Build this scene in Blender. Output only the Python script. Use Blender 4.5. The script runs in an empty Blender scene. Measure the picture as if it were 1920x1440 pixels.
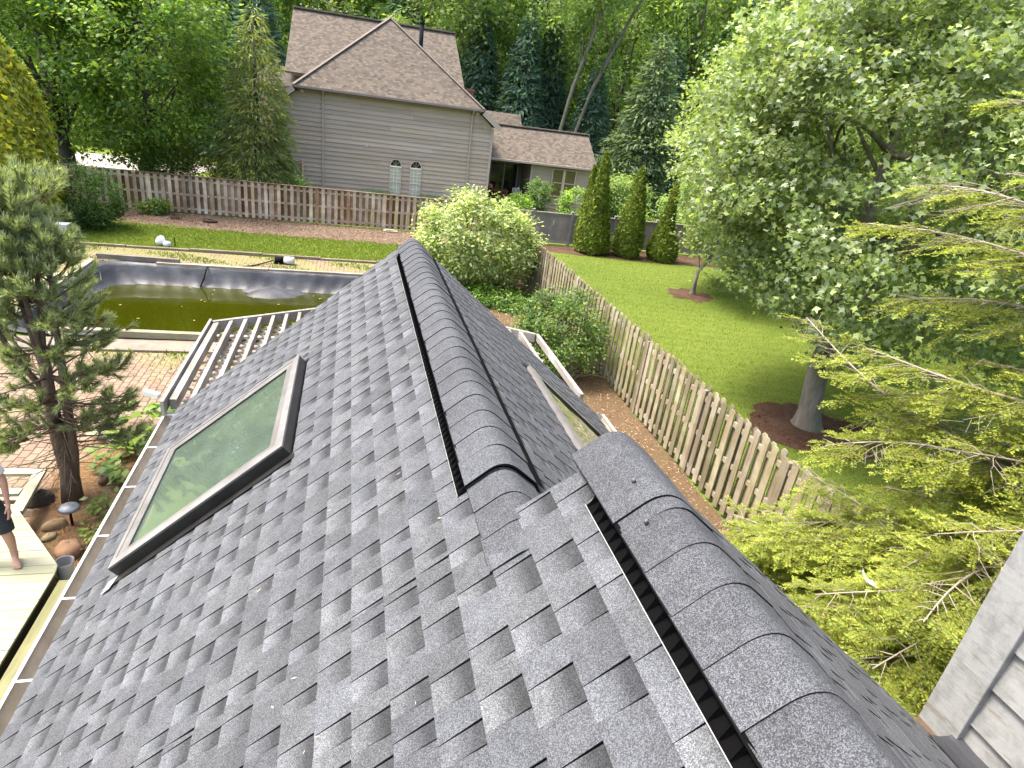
import bpy, math, random
import numpy as np
from mathutils import Vector, Matrix
R = math.radians
RNG = np.random.default_rng(7)
random.seed(7)
scene = bpy.context.scene
COL = scene.collection

# ------------------------------------------------------------------ materials
MATS = {}
def new_mat(name):
    m = bpy.data.materials.new(name); m.use_nodes = True
    nt = m.node_tree; nt.nodes.clear()
    out = nt.nodes.new('ShaderNodeOutputMaterial')
    MATS[name] = m
    return m, nt, out
def N(nt, t, **kw):
    n = nt.nodes.new(t)
    for k, v in kw.items():
        if k in n.inputs: n.inputs[k].default_value = v
        else: setattr(n, k, v)
    return n
def rgba(c): return (c[0], c[1], c[2], 1.0)
def mix(nt, fac, a, b, mode='MIX'):
    n = nt.nodes.new('ShaderNodeMix'); n.data_type = 'RGBA'; n.blend_type = mode
    for sock, v in ((n.inputs[0], fac), (n.inputs[6], a), (n.inputs[7], b)):
        if isinstance(v, bpy.types.NodeSocket): nt.links.new(v, sock)
        elif isinstance(v, (int, float)): sock.default_value = v
        else: sock.default_value = rgba(v)
    return n.outputs[2]
def ramp(nt, fac, stops):
    n = nt.nodes.new('ShaderNodeValToRGB'); nt.links.new(fac, n.inputs[0])
    els = n.color_ramp.elements
    while len(els) < len(stops): els.new(0.5)
    for e, (p, c) in zip(els, stops):
        e.position = p; e.color = rgba(c) if not isinstance(c, (int, float)) else (c, c, c, 1)
    return n.outputs[0]
def coords(nt, kind='Object', scale=(1, 1, 1), rot=(0, 0, 0)):
    tc = nt.nodes.new('ShaderNodeTexCoord'); mp = nt.nodes.new('ShaderNodeMapping')
    mp.inputs['Scale'].default_value = scale; mp.inputs['Rotation'].default_value = rot
    nt.links.new(tc.outputs[kind], mp.inputs[0]); return mp.outputs[0]
def noise(nt, vec, scale, detail=3, rough=0.55, dist=0.0):
    n = N(nt, 'ShaderNodeTexNoise', Scale=scale, Detail=detail, Roughness=rough, Distortion=dist)
    nt.links.new(vec, n.inputs['Vector']); return n.outputs['Fac']
def bump(nt, h, strength=0.3, dist=0.02):
    n = N(nt, 'ShaderNodeBump', Strength=strength, Distance=dist); nt.links.new(h, n.inputs['Height']); return n.outputs[0]
DIM = 0.66
def finish(nt, out, color, rough=0.7, normal=None, spec=0.3, metal=0.0):
    color = mix(nt, 1.0, color, (DIM, DIM, DIM), 'MULTIPLY')
    p = N(nt, 'ShaderNodeBsdfPrincipled')
    p.inputs['Roughness'].default_value = rough if isinstance(rough, (int, float)) else 0.5
    if not isinstance(rough, (int, float)): nt.links.new(rough, p.inputs['Roughness'])
    p.inputs['Specular IOR Level'].default_value = spec; p.inputs['Metallic'].default_value = metal
    if isinstance(color, bpy.types.NodeSocket): nt.links.new(color, p.inputs['Base Color'])
    else: p.inputs['Base Color'].default_value = rgba(color)
    if normal is not None: nt.links.new(normal, p.inputs['Normal'])
    nt.links.new(p.outputs[0], out.inputs[0]); return p
def tint(nt):
    a = nt.nodes.new('ShaderNodeAttribute'); a.attribute_name = 'tint'; return a.outputs['Color']
def pm(name, c1, c2, scale=3.0, rough=0.75, bstr=0.25, bscale=None, bdist=0.01, stretch=(1, 1, 1), spec=0.3, use_tint=False, c3=None, s3=0.6, metal=0.0, kind='Object'):
    """A two or three colour mottled surface with fine bump."""
    m, nt, out = new_mat(name)
    v = coords(nt, kind, stretch)
    c = mix(nt, ramp(nt, noise(nt, v, scale, 5, 0.65), [(0.3, 0.0), (0.7, 1.0)]), c1, c2)
    if c3 is not None: c = mix(nt, ramp(nt, noise(nt, v, s3, 4, 0.6), [(0.45, 0.0), (0.68, 1.0)]), c, c3)
    if use_tint: c = mix(nt, 1.0, c, tint(nt), 'MULTIPLY')
    b = bump(nt, noise(nt, v, bscale or scale * 6, 4, 0.7), bstr, bdist)
    finish(nt, out, c, rough, b, spec, metal); return m
def leaf_mat(name, base, back=0.35, rough=0.5, spec=0.25, trans=(1.25, 1.3, 0.55)):
    m, nt, out = new_mat(name)
    c = mix(nt, 1.0, base, tint(nt), 'MULTIPLY')
    p = N(nt, 'ShaderNodeBsdfPrincipled', Roughness=rough); p.inputs['Specular IOR Level'].default_value = spec
    nt.links.new(c, p.inputs['Base Color'])
    t = N(nt, 'ShaderNodeBsdfTranslucent')
    nt.links.new(mix(nt, 1.0, c, trans, 'MULTIPLY'), t.inputs[0])
    s = N(nt, 'ShaderNodeMixShader'); s.inputs[0].default_value = back
    nt.links.new(p.outputs[0], s.inputs[1]); nt.links.new(t.outputs[0], s.inputs[2]); nt.links.new(s.outputs[0], out.inputs[0])
    return m
def wood_mat(name, c1, c2, c3, axis=2, rough=0.8, use_tint=True, scale=1.0):
    m, nt, out = new_mat(name)
    st = [14 * scale, 14 * scale, 14 * scale]; st[axis] = 0.9 * scale
    v = coords(nt, 'Object', st); v2 = coords(nt, 'Object', (1.2, 1.2, 1.2))
    g = noise(nt, v, 2.2, 5, 0.7, 0.6)
    c = mix(nt, ramp(nt, g, [(0.32, 0.0), (0.68, 1.0)]), c1, c2)
    c = mix(nt, ramp(nt, noise(nt, v2, 1.6, 4, 0.6), [(0.45, 0.0), (0.7, 1.0)]), c, c3)
    if use_tint: c = mix(nt, 1.0, c, tint(nt), 'MULTIPLY')
    finish(nt, out, c, rough, bump(nt, g, 0.35, 0.006), 0.2); return m

# ------------------------------------------------------------------ mesh helpers
class MB:
    """Collects polygons; build() links them as one mesh object."""
    def __init__(s): s.v = []; s.f = []; s.t = []; s.mi = []
    def poly(s, pts, t=(1, 1, 1), mi=0):
        i = len(s.v); s.v.extend([tuple(p) for p in pts]); s.f.append(tuple(range(i, i + len(pts)))); s.t.append(t); s.mi.append(mi)
    def box(s, lo, hi, t=(1, 1, 1), mi=0, M=None):
        x0, y0, z0 = lo; x1, y1, z1 = hi
        P = [(x0, y0, z0), (x1, y0, z0), (x1, y1, z0), (x0, y1, z0), (x0, y0, z1), (x1, y0, z1), (x1, y1, z1), (x0, y1, z1)]
        if M is not None: P = [tuple(M @ Vector(p)) for p in P]
        i = len(s.v); s.v.extend(P)
        for q in ((0, 3, 2, 1), (4, 5, 6, 7), (0, 1, 5, 4), (1, 2, 6, 5), (2, 3, 7, 6), (3, 0, 4, 7)):
            s.f.append(tuple(i + k for k in q)); s.t.append(t); s.mi.append(mi)
    def bar(s, a, b, w, h, t=(1, 1, 1), mi=0, up=(0, 0, 1)):
        a = Vector(a); b = Vector(b); d = b - a; L = d.length; d.normalize(); u = Vector(up)
        x = d.cross(u)
        if x.length < 1e-4: x = d.cross(Vector((0, 1, 0)))
        x.normalize(); u = x.cross(d)
        M = Matrix(((x.x, d.x, u.x, a.x), (x.y, d.y, u.y, a.y), (x.z, d.z, u.z, a.z), (0, 0, 0, 1)))
        s.box((-w / 2, 0, -h / 2), (w / 2, L, h / 2), t, mi, M)
    def tube(s, pts, rad, n=8, t=(1, 1, 1), mi=0, cap=True):
        pts = [Vector(p) for p in pts]; i0 = len(s.v); up = Vector((0.13, 0.21, 1)).normalized()
        for k, p in enumerate(pts):
            d = (pts[min(k + 1, len(pts) - 1)] - pts[max(k - 1, 0)])
            if d.length < 1e-6: d = Vector((0, 0, 1))
            d.normalize(); x = d.cross(up)
            if x.length < 0.05: x = d.cross(Vector((1, 0, 0)))
            x.normalize(); y = d.cross(x); r = rad[k] if hasattr(rad, '__len__') else rad
            for j in range(n):
                a = 2 * math.pi * j / n; q = p + (x * math.cos(a) + y * math.sin(a)) * r; s.v.append((q.x, q.y, q.z))
        for k in range(len(pts) - 1):
            for j in range(n):
                a = i0 + k * n + j; b = i0 + k * n + (j + 1) % n
                s.f.append((a, b, b + n, a + n)); s.t.append(t); s.mi.append(mi)
        if cap:
            e = i0 + (len(pts) - 1) * n
            s.f.append(tuple(range(e, e + n))); s.t.append(t); s.mi.append(mi)
            s.f.append(tuple(range(i0 + n - 1, i0 - 1, -1))); s.t.append(t); s.mi.append(mi)
    def build(s, name, mats, parent=None, smooth=False, bevel=0.0):
        me = bpy.data.meshes.new(name); me.from_pydata(s.v, [], s.f)
        if not isinstance(mats, (list, tuple)): mats = [mats]
        for m in mats: me.materials.append(m)
        at = me.attributes.new('tint', 'FLOAT_COLOR', 'FACE')
        at.data.foreach_set('color', np.array([(a[0], a[1], a[2], 1.0) for a in s.t], dtype=np.float32).ravel())
        me.polygons.foreach_set('material_index', np.array(s.mi, dtype=np.int32))
        if smooth: me.polygons.foreach_set('use_smooth', np.ones(len(s.f), dtype=bool))
        o = bpy.data.objects.new(name, me); COL.objects.link(o)
        if bevel:
            b = o.modifiers.new('bevel', 'BEVEL'); b.width = bevel; b.segments = 2; b.limit_method = 'ANGLE'
        if parent is not None: o.parent = parent; o.matrix_parent_inverse = Matrix.Translation(parent.location).inverted()
        return o
def np_mesh(name, V, F, T, mat, parent=None, smooth=False):
    """Quads/tris from arrays: V (n,3), F (m,k), T (m,3) face tint."""
    me = bpy.data.meshes.new(name); k = F.shape[1]; m = len(F)
    me.vertices.add(len(V)); me.vertices.foreach_set('co', np.ascontiguousarray(V, dtype=np.float32).ravel())
    me.loops.add(m * k); me.loops.foreach_set('vertex_index', np.ascontiguousarray(F, dtype=np.int32).ravel())
    me.polygons.add(m); me.polygons.foreach_set('loop_start', np.arange(0, m * k, k, dtype=np.int32))
    me.update(calc_edges=True)
    at = me.attributes.new('tint', 'FLOAT_COLOR', 'FACE')
    at.data.foreach_set('color', np.concatenate([T, np.ones((m, 1))], 1).astype(np.float32).ravel())
    me.materials.append(mat)
    if smooth: me.polygons.foreach_set('use_smooth', np.ones(m, dtype=bool))
    o = bpy.data.objects.new(name, me); COL.objects.link(o)
    if parent is not None: o.parent = parent; o.matrix_parent_inverse = Matrix.Translation(parent.location).inverted()
    return o
def thing(name, label, cat, loc=(0, 0, 0), group=None):
    o = bpy.data.objects.new(name, None); COL.objects.link(o); o.location = loc; o.empty_display_size = 0.2
    o['label'] = label; o['category'] = cat
    if group: o['group'] = group
    return o
def tag(o, label, cat, group=None):
    o['label'] = label; o['category'] = cat
    if group: o['group'] = group
    return o
def struct(o): o['kind'] = 'structure'; return o
def stuff(o): o['kind'] = 'stuff'; return o
def dup(root, loc, rz=0.0, sc=1.0, label=None):
    r = root.copy(); COL.objects.link(r); r.location = loc; r.rotation_euler = (0, 0, rz); r.scale = (sc, sc, sc)
    if label: r['label'] = label
    for ch in list(root.children):
        c = ch.copy(); COL.objects.link(c); c.parent = r
    return r
def nrm(a): return a / np.maximum(np.linalg.norm(a, axis=-1, keepdims=True), 1e-9)

# ------------------------------------------------------------------ foliage
def leaves(P, Nn, H, L, W, fold=0.12):
    """Folded rhombus leaves -> V, F (one quad each)."""
    Nn = nrm(Nn); H = nrm(H - Nn * (H * Nn).sum(1, keepdims=True)); S = np.cross(Nn, H)
    L = np.broadcast_to(np.asarray(L, float), (len(P),))[:, None]; W = np.broadcast_to(np.asarray(W, float), (len(P),))[:, None]
    a = P; b = P + H * L * 0.42 + S * W * 0.5 + Nn * W * fold; c = P + H * L; d = P + H * L * 0.42 - S * W * 0.5 + Nn * W * fold
    V = np.stack([a, b, c, d], 1).reshape(-1, 3); F = np.arange(len(P) * 4).reshape(-1, 4)
    return V, F
def lobed(P, Nn, H, L, W, fold=0.1):
    """Three-lobed maple-like leaves: two quads each."""
    Nn = nrm(Nn); H = nrm(H - Nn * (H * Nn).sum(1, keepdims=True)); S = np.cross(Nn, H)
    L = np.broadcast_to(np.asarray(L, float), (len(P),))[:, None]; W = np.broadcast_to(np.asarray(W, float), (len(P),))[:, None]
    a = P; t = P + H * L
    l1 = P + H * L * 0.52 + S * W * 0.55 + Nn * W * fold; l2 = P + H * L * 0.55 + S * W * 0.2
    r1 = P + H * L * 0.52 - S * W * 0.55 + Nn * W * fold; r2 = P + H * L * 0.55 - S * W * 0.2
    V = np.stack([a, l1, l2, t, r2, r1], 1).reshape(-1, 3); n = len(P)
    b = np.arange(n)[:, None] * 6
    F = np.concatenate([b + np.array([[0, 3, 2, 1]]), b + np.array([[0, 5, 4, 3]])], 1).reshape(-1, 4)
    return V, F
def tints(n, rng, pal, clump=None, amp=0.25, camp=0.2):
    pal = np.array(pal, float); T = pal[rng.integers(0, len(pal), n)]
    T = T * (1 + amp * (rng.random((n, 1)) * 2 - 1))
    if clump is not None:
        k = clump.max() + 1; T = T * (1 + camp * (rng.random((k, 1)) * 2 - 1))[clump]
    return T
def rand_dir(rng, n):
    d = rng.normal(size=(n, 3)); return nrm(d)
def cloud(rng, C, rad, per, flat=0.6):
    """Points in clumps: C (k,3), rad (k,), per int -> P, clump index, offset dir."""
    k = len(C); idx = np.repeat(np.arange(k), per); o = rng.normal(size=(k * per, 3)) * 0.5
    o[:, 2] *= flat
    return C[idx] + o * rad[idx][:, None], idx, o
def bump_noise(rng, D, n=14, amp=0.22):
    """A lumpy radius factor for directions D."""
    c = rand_dir(rng, n); a = rng.random(n) * 2 - 1
    return 1 + amp * (np.exp(-3.5 * (1 - D @ c.T)) * a).sum(1)
def crown_clumps(rng, center, radii, k, inner=0.45, zmin=None, power=0.5):
    D = rand_dir(rng, k); u = inner + (1 - inner) * rng.random(k) ** power
    C = np.array(center) + D * (u * bump_noise(rng, D, 18, 0.3))[:, None] * np.array(radii)
    return C
def limb_pts(rng, a, b, n=6, sag=0.0, wob=0.1):
    a = np.array(a, float); b = np.array(b, float); L = np.linalg.norm(b - a); out = []
    w = rng.normal(size=3) * wob * L
    for i in range(n):
        t = i / (n - 1); p = a + (b - a) * t + w * math.sin(math.pi * t) * 0.5; p[2] += sag * L * (4 * t * (1 - t)) ; out.append(tuple(p))
    return out
def tree(name, label, cat, loc, trunk_h, trunk_r, center, radii, clumps, per, crad, leaf, mat, bark, pal, rng, group=None, lean=(0, 0), lob=False, limbs=12, inner=0.45, flat=0.55, up=0.9, camp=0.25, stems=None, out_bias=0.5):
    """A broadleaf: tapered trunk with limbs, crown of leaf clumps; local origin at the base."""
    root = thing(name, label, cat, loc, group); z = Vector(loc)
    C = crown_clumps(rng, center, radii, clumps, inner)
    m = MB(); top = np.array([center[0] + lean[0], center[1] + lean[1], center[2] + radii[2] * 0.5])
    tp = [(0, 0, -0.05), (lean[0] * 0.08, lean[1] * 0.08, trunk_h * 0.15), (lean[0] * 0.35, lean[1] * 0.35, trunk_h * 0.6), (lean[0] * 0.6 + center[0] * 0.4, lean[1] * 0.6 + center[1] * 0.4, trunk_h), tuple(top)]
    tp.insert(1, (0, 0, 0.1)); m.tube(tp, [trunk_r * 1.75, trunk_r * 1.3, trunk_r, trunk_r * 0.85, trunk_r * 0.7, trunk_r * 0.12], 10)
    pick = rng.choice(len(C), min(limbs, len(C)), replace=False)
    for j in pick:
        t = rng.random(); s = np.array(tp[4]) * (1 - t) + (np.array(tp[5]) if rng.random() < 0.6 else np.array(tp[3])) * t
        r0 = trunk_r * (0.18 + 0.14 * rng.random())
        pts = limb_pts(rng, s, C[j], 7, 0.06, 0.12); m.tube(pts, [r0 * (1 - 0.85 * i / 6) for i in range(7)], 6)
    tr = m.build('trunk', bark, None, smooth=True); tr.parent = root
    rad = crad * (0.7 + 0.7 * rng.random(len(C)))
    P, idx, o = cloud(rng, C, rad, per, flat)
    n = len(P); outw = nrm(P - np.array(center)); 
    Nn = np.array([0, 0, up]) + rng.normal(size=(n, 3)) * 0.55 + outw * out_bias * 0.6
    H = outw * out_bias + rng.normal(size=(n, 3)) * 0.7 + np.array([0, 0, -0.6])
    sz = leaf * (0.65 + 0.7 * rng.random(n))
    V, F = (lobed if lob else leaves)(P, Nn, H, sz, sz * (0.95 if lob else 0.62))
    T = tints(n, rng, pal, idx, 0.22, camp)
    if lob: T = np.repeat(T, 2, 0)
    cr = np_mesh('crown', V, F, T, mat); cr.parent = root
    return root
def cone_tree(name, label, cat, loc, h, r, n, size, mat, bark, pal, rng, group=None, tiers=0, zmin=0.02, droop=0.2, up=0.4, prof=0.9, lump=0.25, thin=0.4, inner=0.6, stretch=1.6):
    """Conifer or columnar evergreen: spray quads over a lumpy cone."""
    root = thing(name, label, cat, loc, group); m = MB()
    m.tube([(0, 0, -0.05), (0, 0, h * 0.5), (0, 0, h * 0.97)], [max(0.04, r * 0.09), max(0.03, r * 0.06), 0.01], 8)
    tr = m.build('trunk', bark, None, smooth=True); tr.parent = root
    t = 1 - np.sqrt(rng.random(n)) if tiers else rng.random(n) ** 1.25
    a = rng.random(n) * 2 * math.pi
    D = np.stack([np.cos(a), np.sin(a), (t - 0.5) * 2.5], 1)
    lf = bump_noise(rng, nrm(D), 26, lump)
    if tiers: lf = lf * (0.62 + 0.38 * (1 - ((t * tiers + 0.13 * np.sin(a * 3 + 1)) % 1.0)) ** 0.8)
    rr = r * (1 - t) ** prof * lf * (inner + (1 - inner) * rng.random(n) ** 0.4)
    if not tiers: rr = rr * (0.75 + 0.25 * np.minimum(1, t / 0.12))
    P = np.stack([np.cos(a) * rr, np.sin(a) * rr, zmin * h + t * h * (1 - zmin) - (droop * rr if tiers else 0)], 1)
    outw = np.stack([np.cos(a), np.sin(a), np.zeros(n)], 1)
    H = outw * (1.0 if tiers else 0.45) + rng.normal(size=(n, 3)) * 0.45 + np.array([0, 0, -droop if tiers else up * 2])
    Nn = np.array([0, 0, 0.7 if tiers else 0.25]) + outw * (0.35 if tiers else 1.0) + rng.normal(size=(n, 3)) * 0.4
    sz = size * (0.6 + 0.8 * rng.random(n))
    V, F = leaves(P, Nn, H, sz * stretch, sz * thin * 1.6)
    cell = (np.floor(a * 5) * 31 + np.floor(t * 14)).astype(int); cell = np.unique(cell, return_inverse=True)[1]
    cr = np_mesh('crown', V, F, tints(n, rng, pal, cell, 0.25, 0.22), mat); cr.parent = root
    return root
def bush(name, label, cat, loc, radii, clumps, per, crad, leaf, mat, bark, pal, rng, group=None, inner=0.55, stems=7, up=0.8, flat=0.8, zc=None, camp=0.25, ratio=0.55):
    root = thing(name, label, cat, loc, group); zc = radii[2] if zc is None else zc
    C = crown_clumps(rng, (0, 0, zc), radii, clumps, inner); C[:, 2] = np.maximum(C[:, 2], 0.12)
    m = MB()
    for j in range(stems):
        m.tube(limb_pts(rng, (rng.normal() * 0.08, rng.normal() * 0.08, -0.03), C[rng.integers(len(C))], 5, 0.05, 0.1), [0.03, 0.025, 0.02, 0.014, 0.006], 5)
    st = m.build('stem', bark, None, smooth=True); st.parent = root
    rad = crad * (0.7 + 0.7 * rng.random(len(C))); P, idx, o = cloud(rng, C, rad, per, flat); n = len(P); P[:, 2] = np.maximum(P[:, 2], 0.03)
    outw = nrm(P - np.array([0, 0, zc * 0.7]))
    Nn = np.array([0, 0, up]) + outw * 0.5 + rng.normal(size=(n, 3)) * 0.5; H = outw + rng.normal(size=(n, 3)) * 0.6 + np.array([0, 0, 0.1])
    sz = leaf * (0.6 + 0.8 * rng.random(n)); V, F = leaves(P, Nn, H, sz, sz * ratio)
    cr = np_mesh('foliage', V, F, tints(n, rng, pal, idx, 0.22, camp), mat); cr.parent = root
    return root
# ------------------------------------------------------------------ materials of this place
def shingle_mat(name, dark, mid, light, gscale=330.0, rough=0.9):
    m, nt, out = new_mat(name); v = coords(nt)
    vo = N(nt, 'ShaderNodeTexVoronoi', Scale=gscale); nt.links.new(v, vo.inputs['Vector'])
    sp = nt.nodes.new('ShaderNodeSeparateColor'); nt.links.new(vo.outputs['Color'], sp.inputs[0])
    g = ramp(nt, sp.outputs[0], [(0.0, dark), (0.34, dark), (0.42, mid), (0.68, mid), (0.76, light), (1.0, light)])
    big = noise(nt, v, 2.6, 4, 0.6); blot = noise(nt, v, 24, 3, 0.6)
    g = mix(nt, 1.0, g, ramp(nt, big, [(0.3, 0.84), (0.7, 1.12)]), 'MULTIPLY')
    g = mix(nt, 1.0, g, ramp(nt, blot, [(0.3, 0.86), (0.7, 1.12)]), 'MULTIPLY')
    c = mix(nt, 1.0, g, tint(nt), 'MULTIPLY')
    b = bump(nt, sp.outputs[1], 0.35, 0.002)
    finish(nt, out, c, rough, b, 0.25); return m
SHINGLE = shingle_mat('asphalt_shingle', (0.058, 0.062, 0.068), (0.103, 0.109, 0.118), (0.165, 0.174, 0.185), 480.0)
CAPSH = shingle_mat('asphalt_cap', (0.042, 0.045, 0.051), (0.084, 0.090, 0.099), (0.158, 0.167, 0.18), 480.0)
ASPHALT = pm('asphalt_edge', (0.008, 0.008, 0.009), (0.02, 0.02, 0.021), 30, 0.9, use_tint=True)
BLACK = pm('black_plastic', (0.006, 0.006, 0.007), (0.012, 0.012, 0.013), 20, 0.85, spec=0.08, use_tint=True)
METAL = pm('dull_metal', (0.42, 0.42, 0.42), (0.6, 0.6, 0.58), 12, 0.4, use_tint=True, metal=0.3)
BRONZE = pm('bronze_frame', (0.012, 0.011, 0.01), (0.03, 0.028, 0.026), 8, 0.38, spec=0.5, use_tint=True)
SILVERF = pm('weathered_aluminium', (0.24, 0.228, 0.222), (0.37, 0.355, 0.345), 6, 0.35, 0.05, spec=0.5, use_tint=True, stretch=(1, 1, 1), metal=0.25)
WHITEP = pm('white_paint', (0.72, 0.72, 0.68), (0.82, 0.82, 0.8), 5, 0.5, 0.1, use_tint=True)
GUTTERIN = pm('gutter_grime', (0.30, 0.25, 0.18), (0.48, 0.43, 0.34), 6, 0.8, use_tint=True)
DECKW = wood_mat('treated_deck_wood', (0.50, 0.50, 0.34), (0.42, 0.43, 0.28), (0.56, 0.54, 0.39), axis=0)
DECKY = wood_mat('treated_step_wood', (0.42, 0.41, 0.25), (0.30, 0.30, 0.17), (0.48, 0.45, 0.28), axis=1)
FENCEW = wood_mat('weathered_cedar', (0.36, 0.305, 0.20), (0.22, 0.185, 0.13), (0.44, 0.41, 0.31), axis=2)
FENCEF = wood_mat('weathered_fence_brown', (0.58, 0.455, 0.31), (0.36, 0.255, 0.17), (0.72, 0.63, 0.49), axis=2)
GREYW = wood_mat('grey_stained_wood', (0.34, 0.31, 0.285), (0.27, 0.245, 0.225), (0.39, 0.355, 0.33), axis=2)
BEAMW = wood_mat('grey_weathered_beam', (0.40, 0.37, 0.32), (0.24, 0.21, 0.18), (0.50, 0.48, 0.44), axis=1)
BOARDW = wood_mat('weathered_board', (0.46, 0.42, 0.33), (0.30, 0.25, 0.19), (0.52, 0.50, 0.42), axis=0)
SIDING = pm('taupe_siding', (0.57, 0.45, 0.36), (0.63, 0.505, 0.41), 2.2, 0.75, 0.15, stretch=(0.4, 1, 3), use_tint=True, c3=(0.62, 0.52, 0.45), s3=0.5)
TAUPET = pm('taupe_trim', (0.53, 0.445, 0.375), (0.58, 0.49, 0.42), 3, 0.7, 0.1, use_tint=True)
GLASSD = pm('dark_window_glass', (0.012, 0.013, 0.014), (0.02, 0.022, 0.022), 2, 0.08, 0.02, spec=0.6, use_tint=True)
CURTAIN = pm('window_curtain', (0.55, 0.55, 0.47), (0.66, 0.66, 0.58), 4, 0.35, 0.05, spec=0.5, use_tint=True)
BRICKR = pm('chimney_brick', (0.30, 0.12, 0.08), (0.38, 0.17, 0.11), 8, 0.85, use_tint=True)
BARK = pm('grey_brown_bark', (0.075, 0.058, 0.045), (0.16, 0.135, 0.11), 9, 0.95, 0.8, 14, 0.03, stretch=(1, 1, 0.25))
BARKM = pm('maple_bark', (0.16, 0.145, 0.115), (0.33, 0.30, 0.25), 9, 0.95, 1.0, 18, 0.04, stretch=(1, 1, 0.3), c3=(0.16, 0.17, 0.10), s3=1.4)
BARKP = pm('pine_bark', (0.10, 0.070, 0.048), (0.23, 0.17, 0.125), 14, 0.95, 1.0, 20, 0.03, stretch=(1, 1, 0.4))
TWIG = pm('bare_twig', (0.34, 0.28, 0.21), (0.46, 0.41, 0.34), 9, 0.9, 0.3)
def roof_far_mat():
    m, nt, out = new_mat('brown_grey_shingle')
    tc = nt.nodes.new('ShaderNodeUVMap'); tc.uv_map = 'uv'
    b = N(nt, 'ShaderNodeTexBrick', Scale=1.0); b.inputs['Brick Width'].default_value = 0.19; b.inputs['Row Height'].default_value = 0.13
    b.inputs['Mortar Size'].default_value = 0.008; b.inputs['Bias'].default_value = 0.0; b.offset = 0.37; b.squash = 1.0
    b.inputs['Color1'].default_value = (0.24, 0.20, 0.15, 1); b.inputs['Color2'].default_value = (0.085, 0.07, 0.058, 1); b.inputs['Mortar'].default_value = (0.10, 0.08, 0.07, 1)
    nt.links.new(tc.outputs[0], b.inputs['Vector'])
    v = coords(nt)
    c = mix(nt, ramp(nt, noise(nt, v, 5.5, 5, 0.7), [(0.42, 0.0), (0.66, 0.5)]), b.outputs['Color'], (0.185, 0.155, 0.12))
    c = mix(nt, ramp(nt, noise(nt, v, 0.9, 3, 0.6), [(0.4, 0.0), (0.7, 0.35)]), c, (0.14, 0.12, 0.10))
    finish(nt, out, c, 0.9, bump(nt, b.outputs['Fac'], 0.25, 0.02), 0.2); return m
ROOFFAR = roof_far_mat()
def water_mat():
    m, nt, out = new_mat('green_pool_water'); v = coords(nt)
    c = mix(nt, noise(nt, v, 0.9, 4, 0.6), (0.022, 0.027, 0.001), (0.040, 0.045, 0.0015))
    p = N(nt, 'ShaderNodeBsdfPrincipled', Roughness=0.03); nt.links.new(c, p.inputs['Base Color']); p.inputs['Specular IOR Level'].default_value = 0.5
    nt.links.new(bump(nt, noise(nt, v, 5.0, 3, 0.5), 0.035, 0.05), p.inputs['Normal'])
    t = N(nt, 'ShaderNodeBsdfTransparent'); t.inputs[0].default_value = (0.45, 0.48, 0.12, 1)
    s = N(nt, 'ShaderNodeMixShader'); s.inputs[0].default_value = 0.30
    nt.links.new(p.outputs[0], s.inputs[1]); nt.links.new(t.outputs[0], s.inputs[2]); nt.links.new(s.outputs[0], out.inputs[0]); return m
WATER = water_mat()
LINER = pm('pool_liner_rubber', (0.030, 0.031, 0.036), (0.065, 0.068, 0.076), 1.6, 0.5, 0.25, 9, 0.02, spec=0.4, c3=(0.105, 0.11, 0.118), s3=0.9)
def glass_mat(name, tr, gloss_rough, haze, wave=0.0, wscale=6.0, hz=(0.16, 0.3, 0.2), stretch=(1, 1, 1), refl=(0.10, 0.85)):
    m, nt, out = new_mat(name); v = coords(nt, 'Object', stretch)
    t = N(nt, 'ShaderNodeBsdfTransparent'); t.inputs[0].default_value = rgba(tr)
    d = N(nt, 'ShaderNodeBsdfDiffuse'); nt.links.new(mix(nt, ramp(nt, noise(nt, v, 3.2, 5, 0.65), [(0.35, 0.0), (0.7, 1.0)]), hz, tuple(x * 1.5 for x in hz)), d.inputs[0])
    g = N(nt, 'ShaderNodeBsdfGlossy', Roughness=gloss_rough); g.inputs[0].default_value = (0.92, 1.0, 0.94, 1)
    if wave:
        nt.links.new(bump(nt, noise(nt, v, wscale, 1, 0.4), wave, 0.05), g.inputs['Normal'])
    a = N(nt, 'ShaderNodeMixShader'); a.inputs[0].default_value = haze
    nt.links.new(t.outputs[0], a.inputs[1]); nt.links.new(d.outputs[0], a.inputs[2])
    f = N(nt, 'ShaderNodeFresnel', IOR=1.5)
    k = nt.nodes.new('ShaderNodeMath'); k.operation = 'MULTIPLY_ADD'; k.inputs[1].default_value = refl[1]; k.inputs[2].default_value = refl[0]; k.use_clamp = True
    nt.links.new(f.outputs[0], k.inputs[0])
    s = N(nt, 'ShaderNodeMixShader'); nt.links.new(k.outputs[0], s.inputs[0])
    nt.links.new(a.outputs[0], s.inputs[1]); nt.links.new(g.outputs[0], s.inputs[2]); nt.links.new(s.outputs[0], out.inputs[0]); return m
GLASSL = glass_mat('green_skylight_glass', (0.50, 0.64, 0.56), 0.02, 0.42, 0.05, 3.0, hz=(0.12, 0.165, 0.13), refl=(0.07, 0.9))
GLASSR = glass_mat('wavy_skylight_glass', (0.3, 0.45, 0.36), 0.0, 0.15, 0.17, 5.0, hz=(0.1, 0.2, 0.13), refl=(0.62, 0.6))
SKIN = pm('skin', (0.50, 0.28, 0.20), (0.58, 0.34, 0.25), 9, 0.5, 0.1, 60, 0.002)
SHORTS = pm('dark_shorts_cloth', (0.028, 0.034, 0.042), (0.042, 0.05, 0.06), 14, 0.9, 0.3, 80, 0.003)
SHIRT = pm('pale_shirt_cloth', (0.62, 0.62, 0.62), (0.72, 0.72, 0.71), 8, 0.9, 0.3, 40, 0.004)
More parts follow.
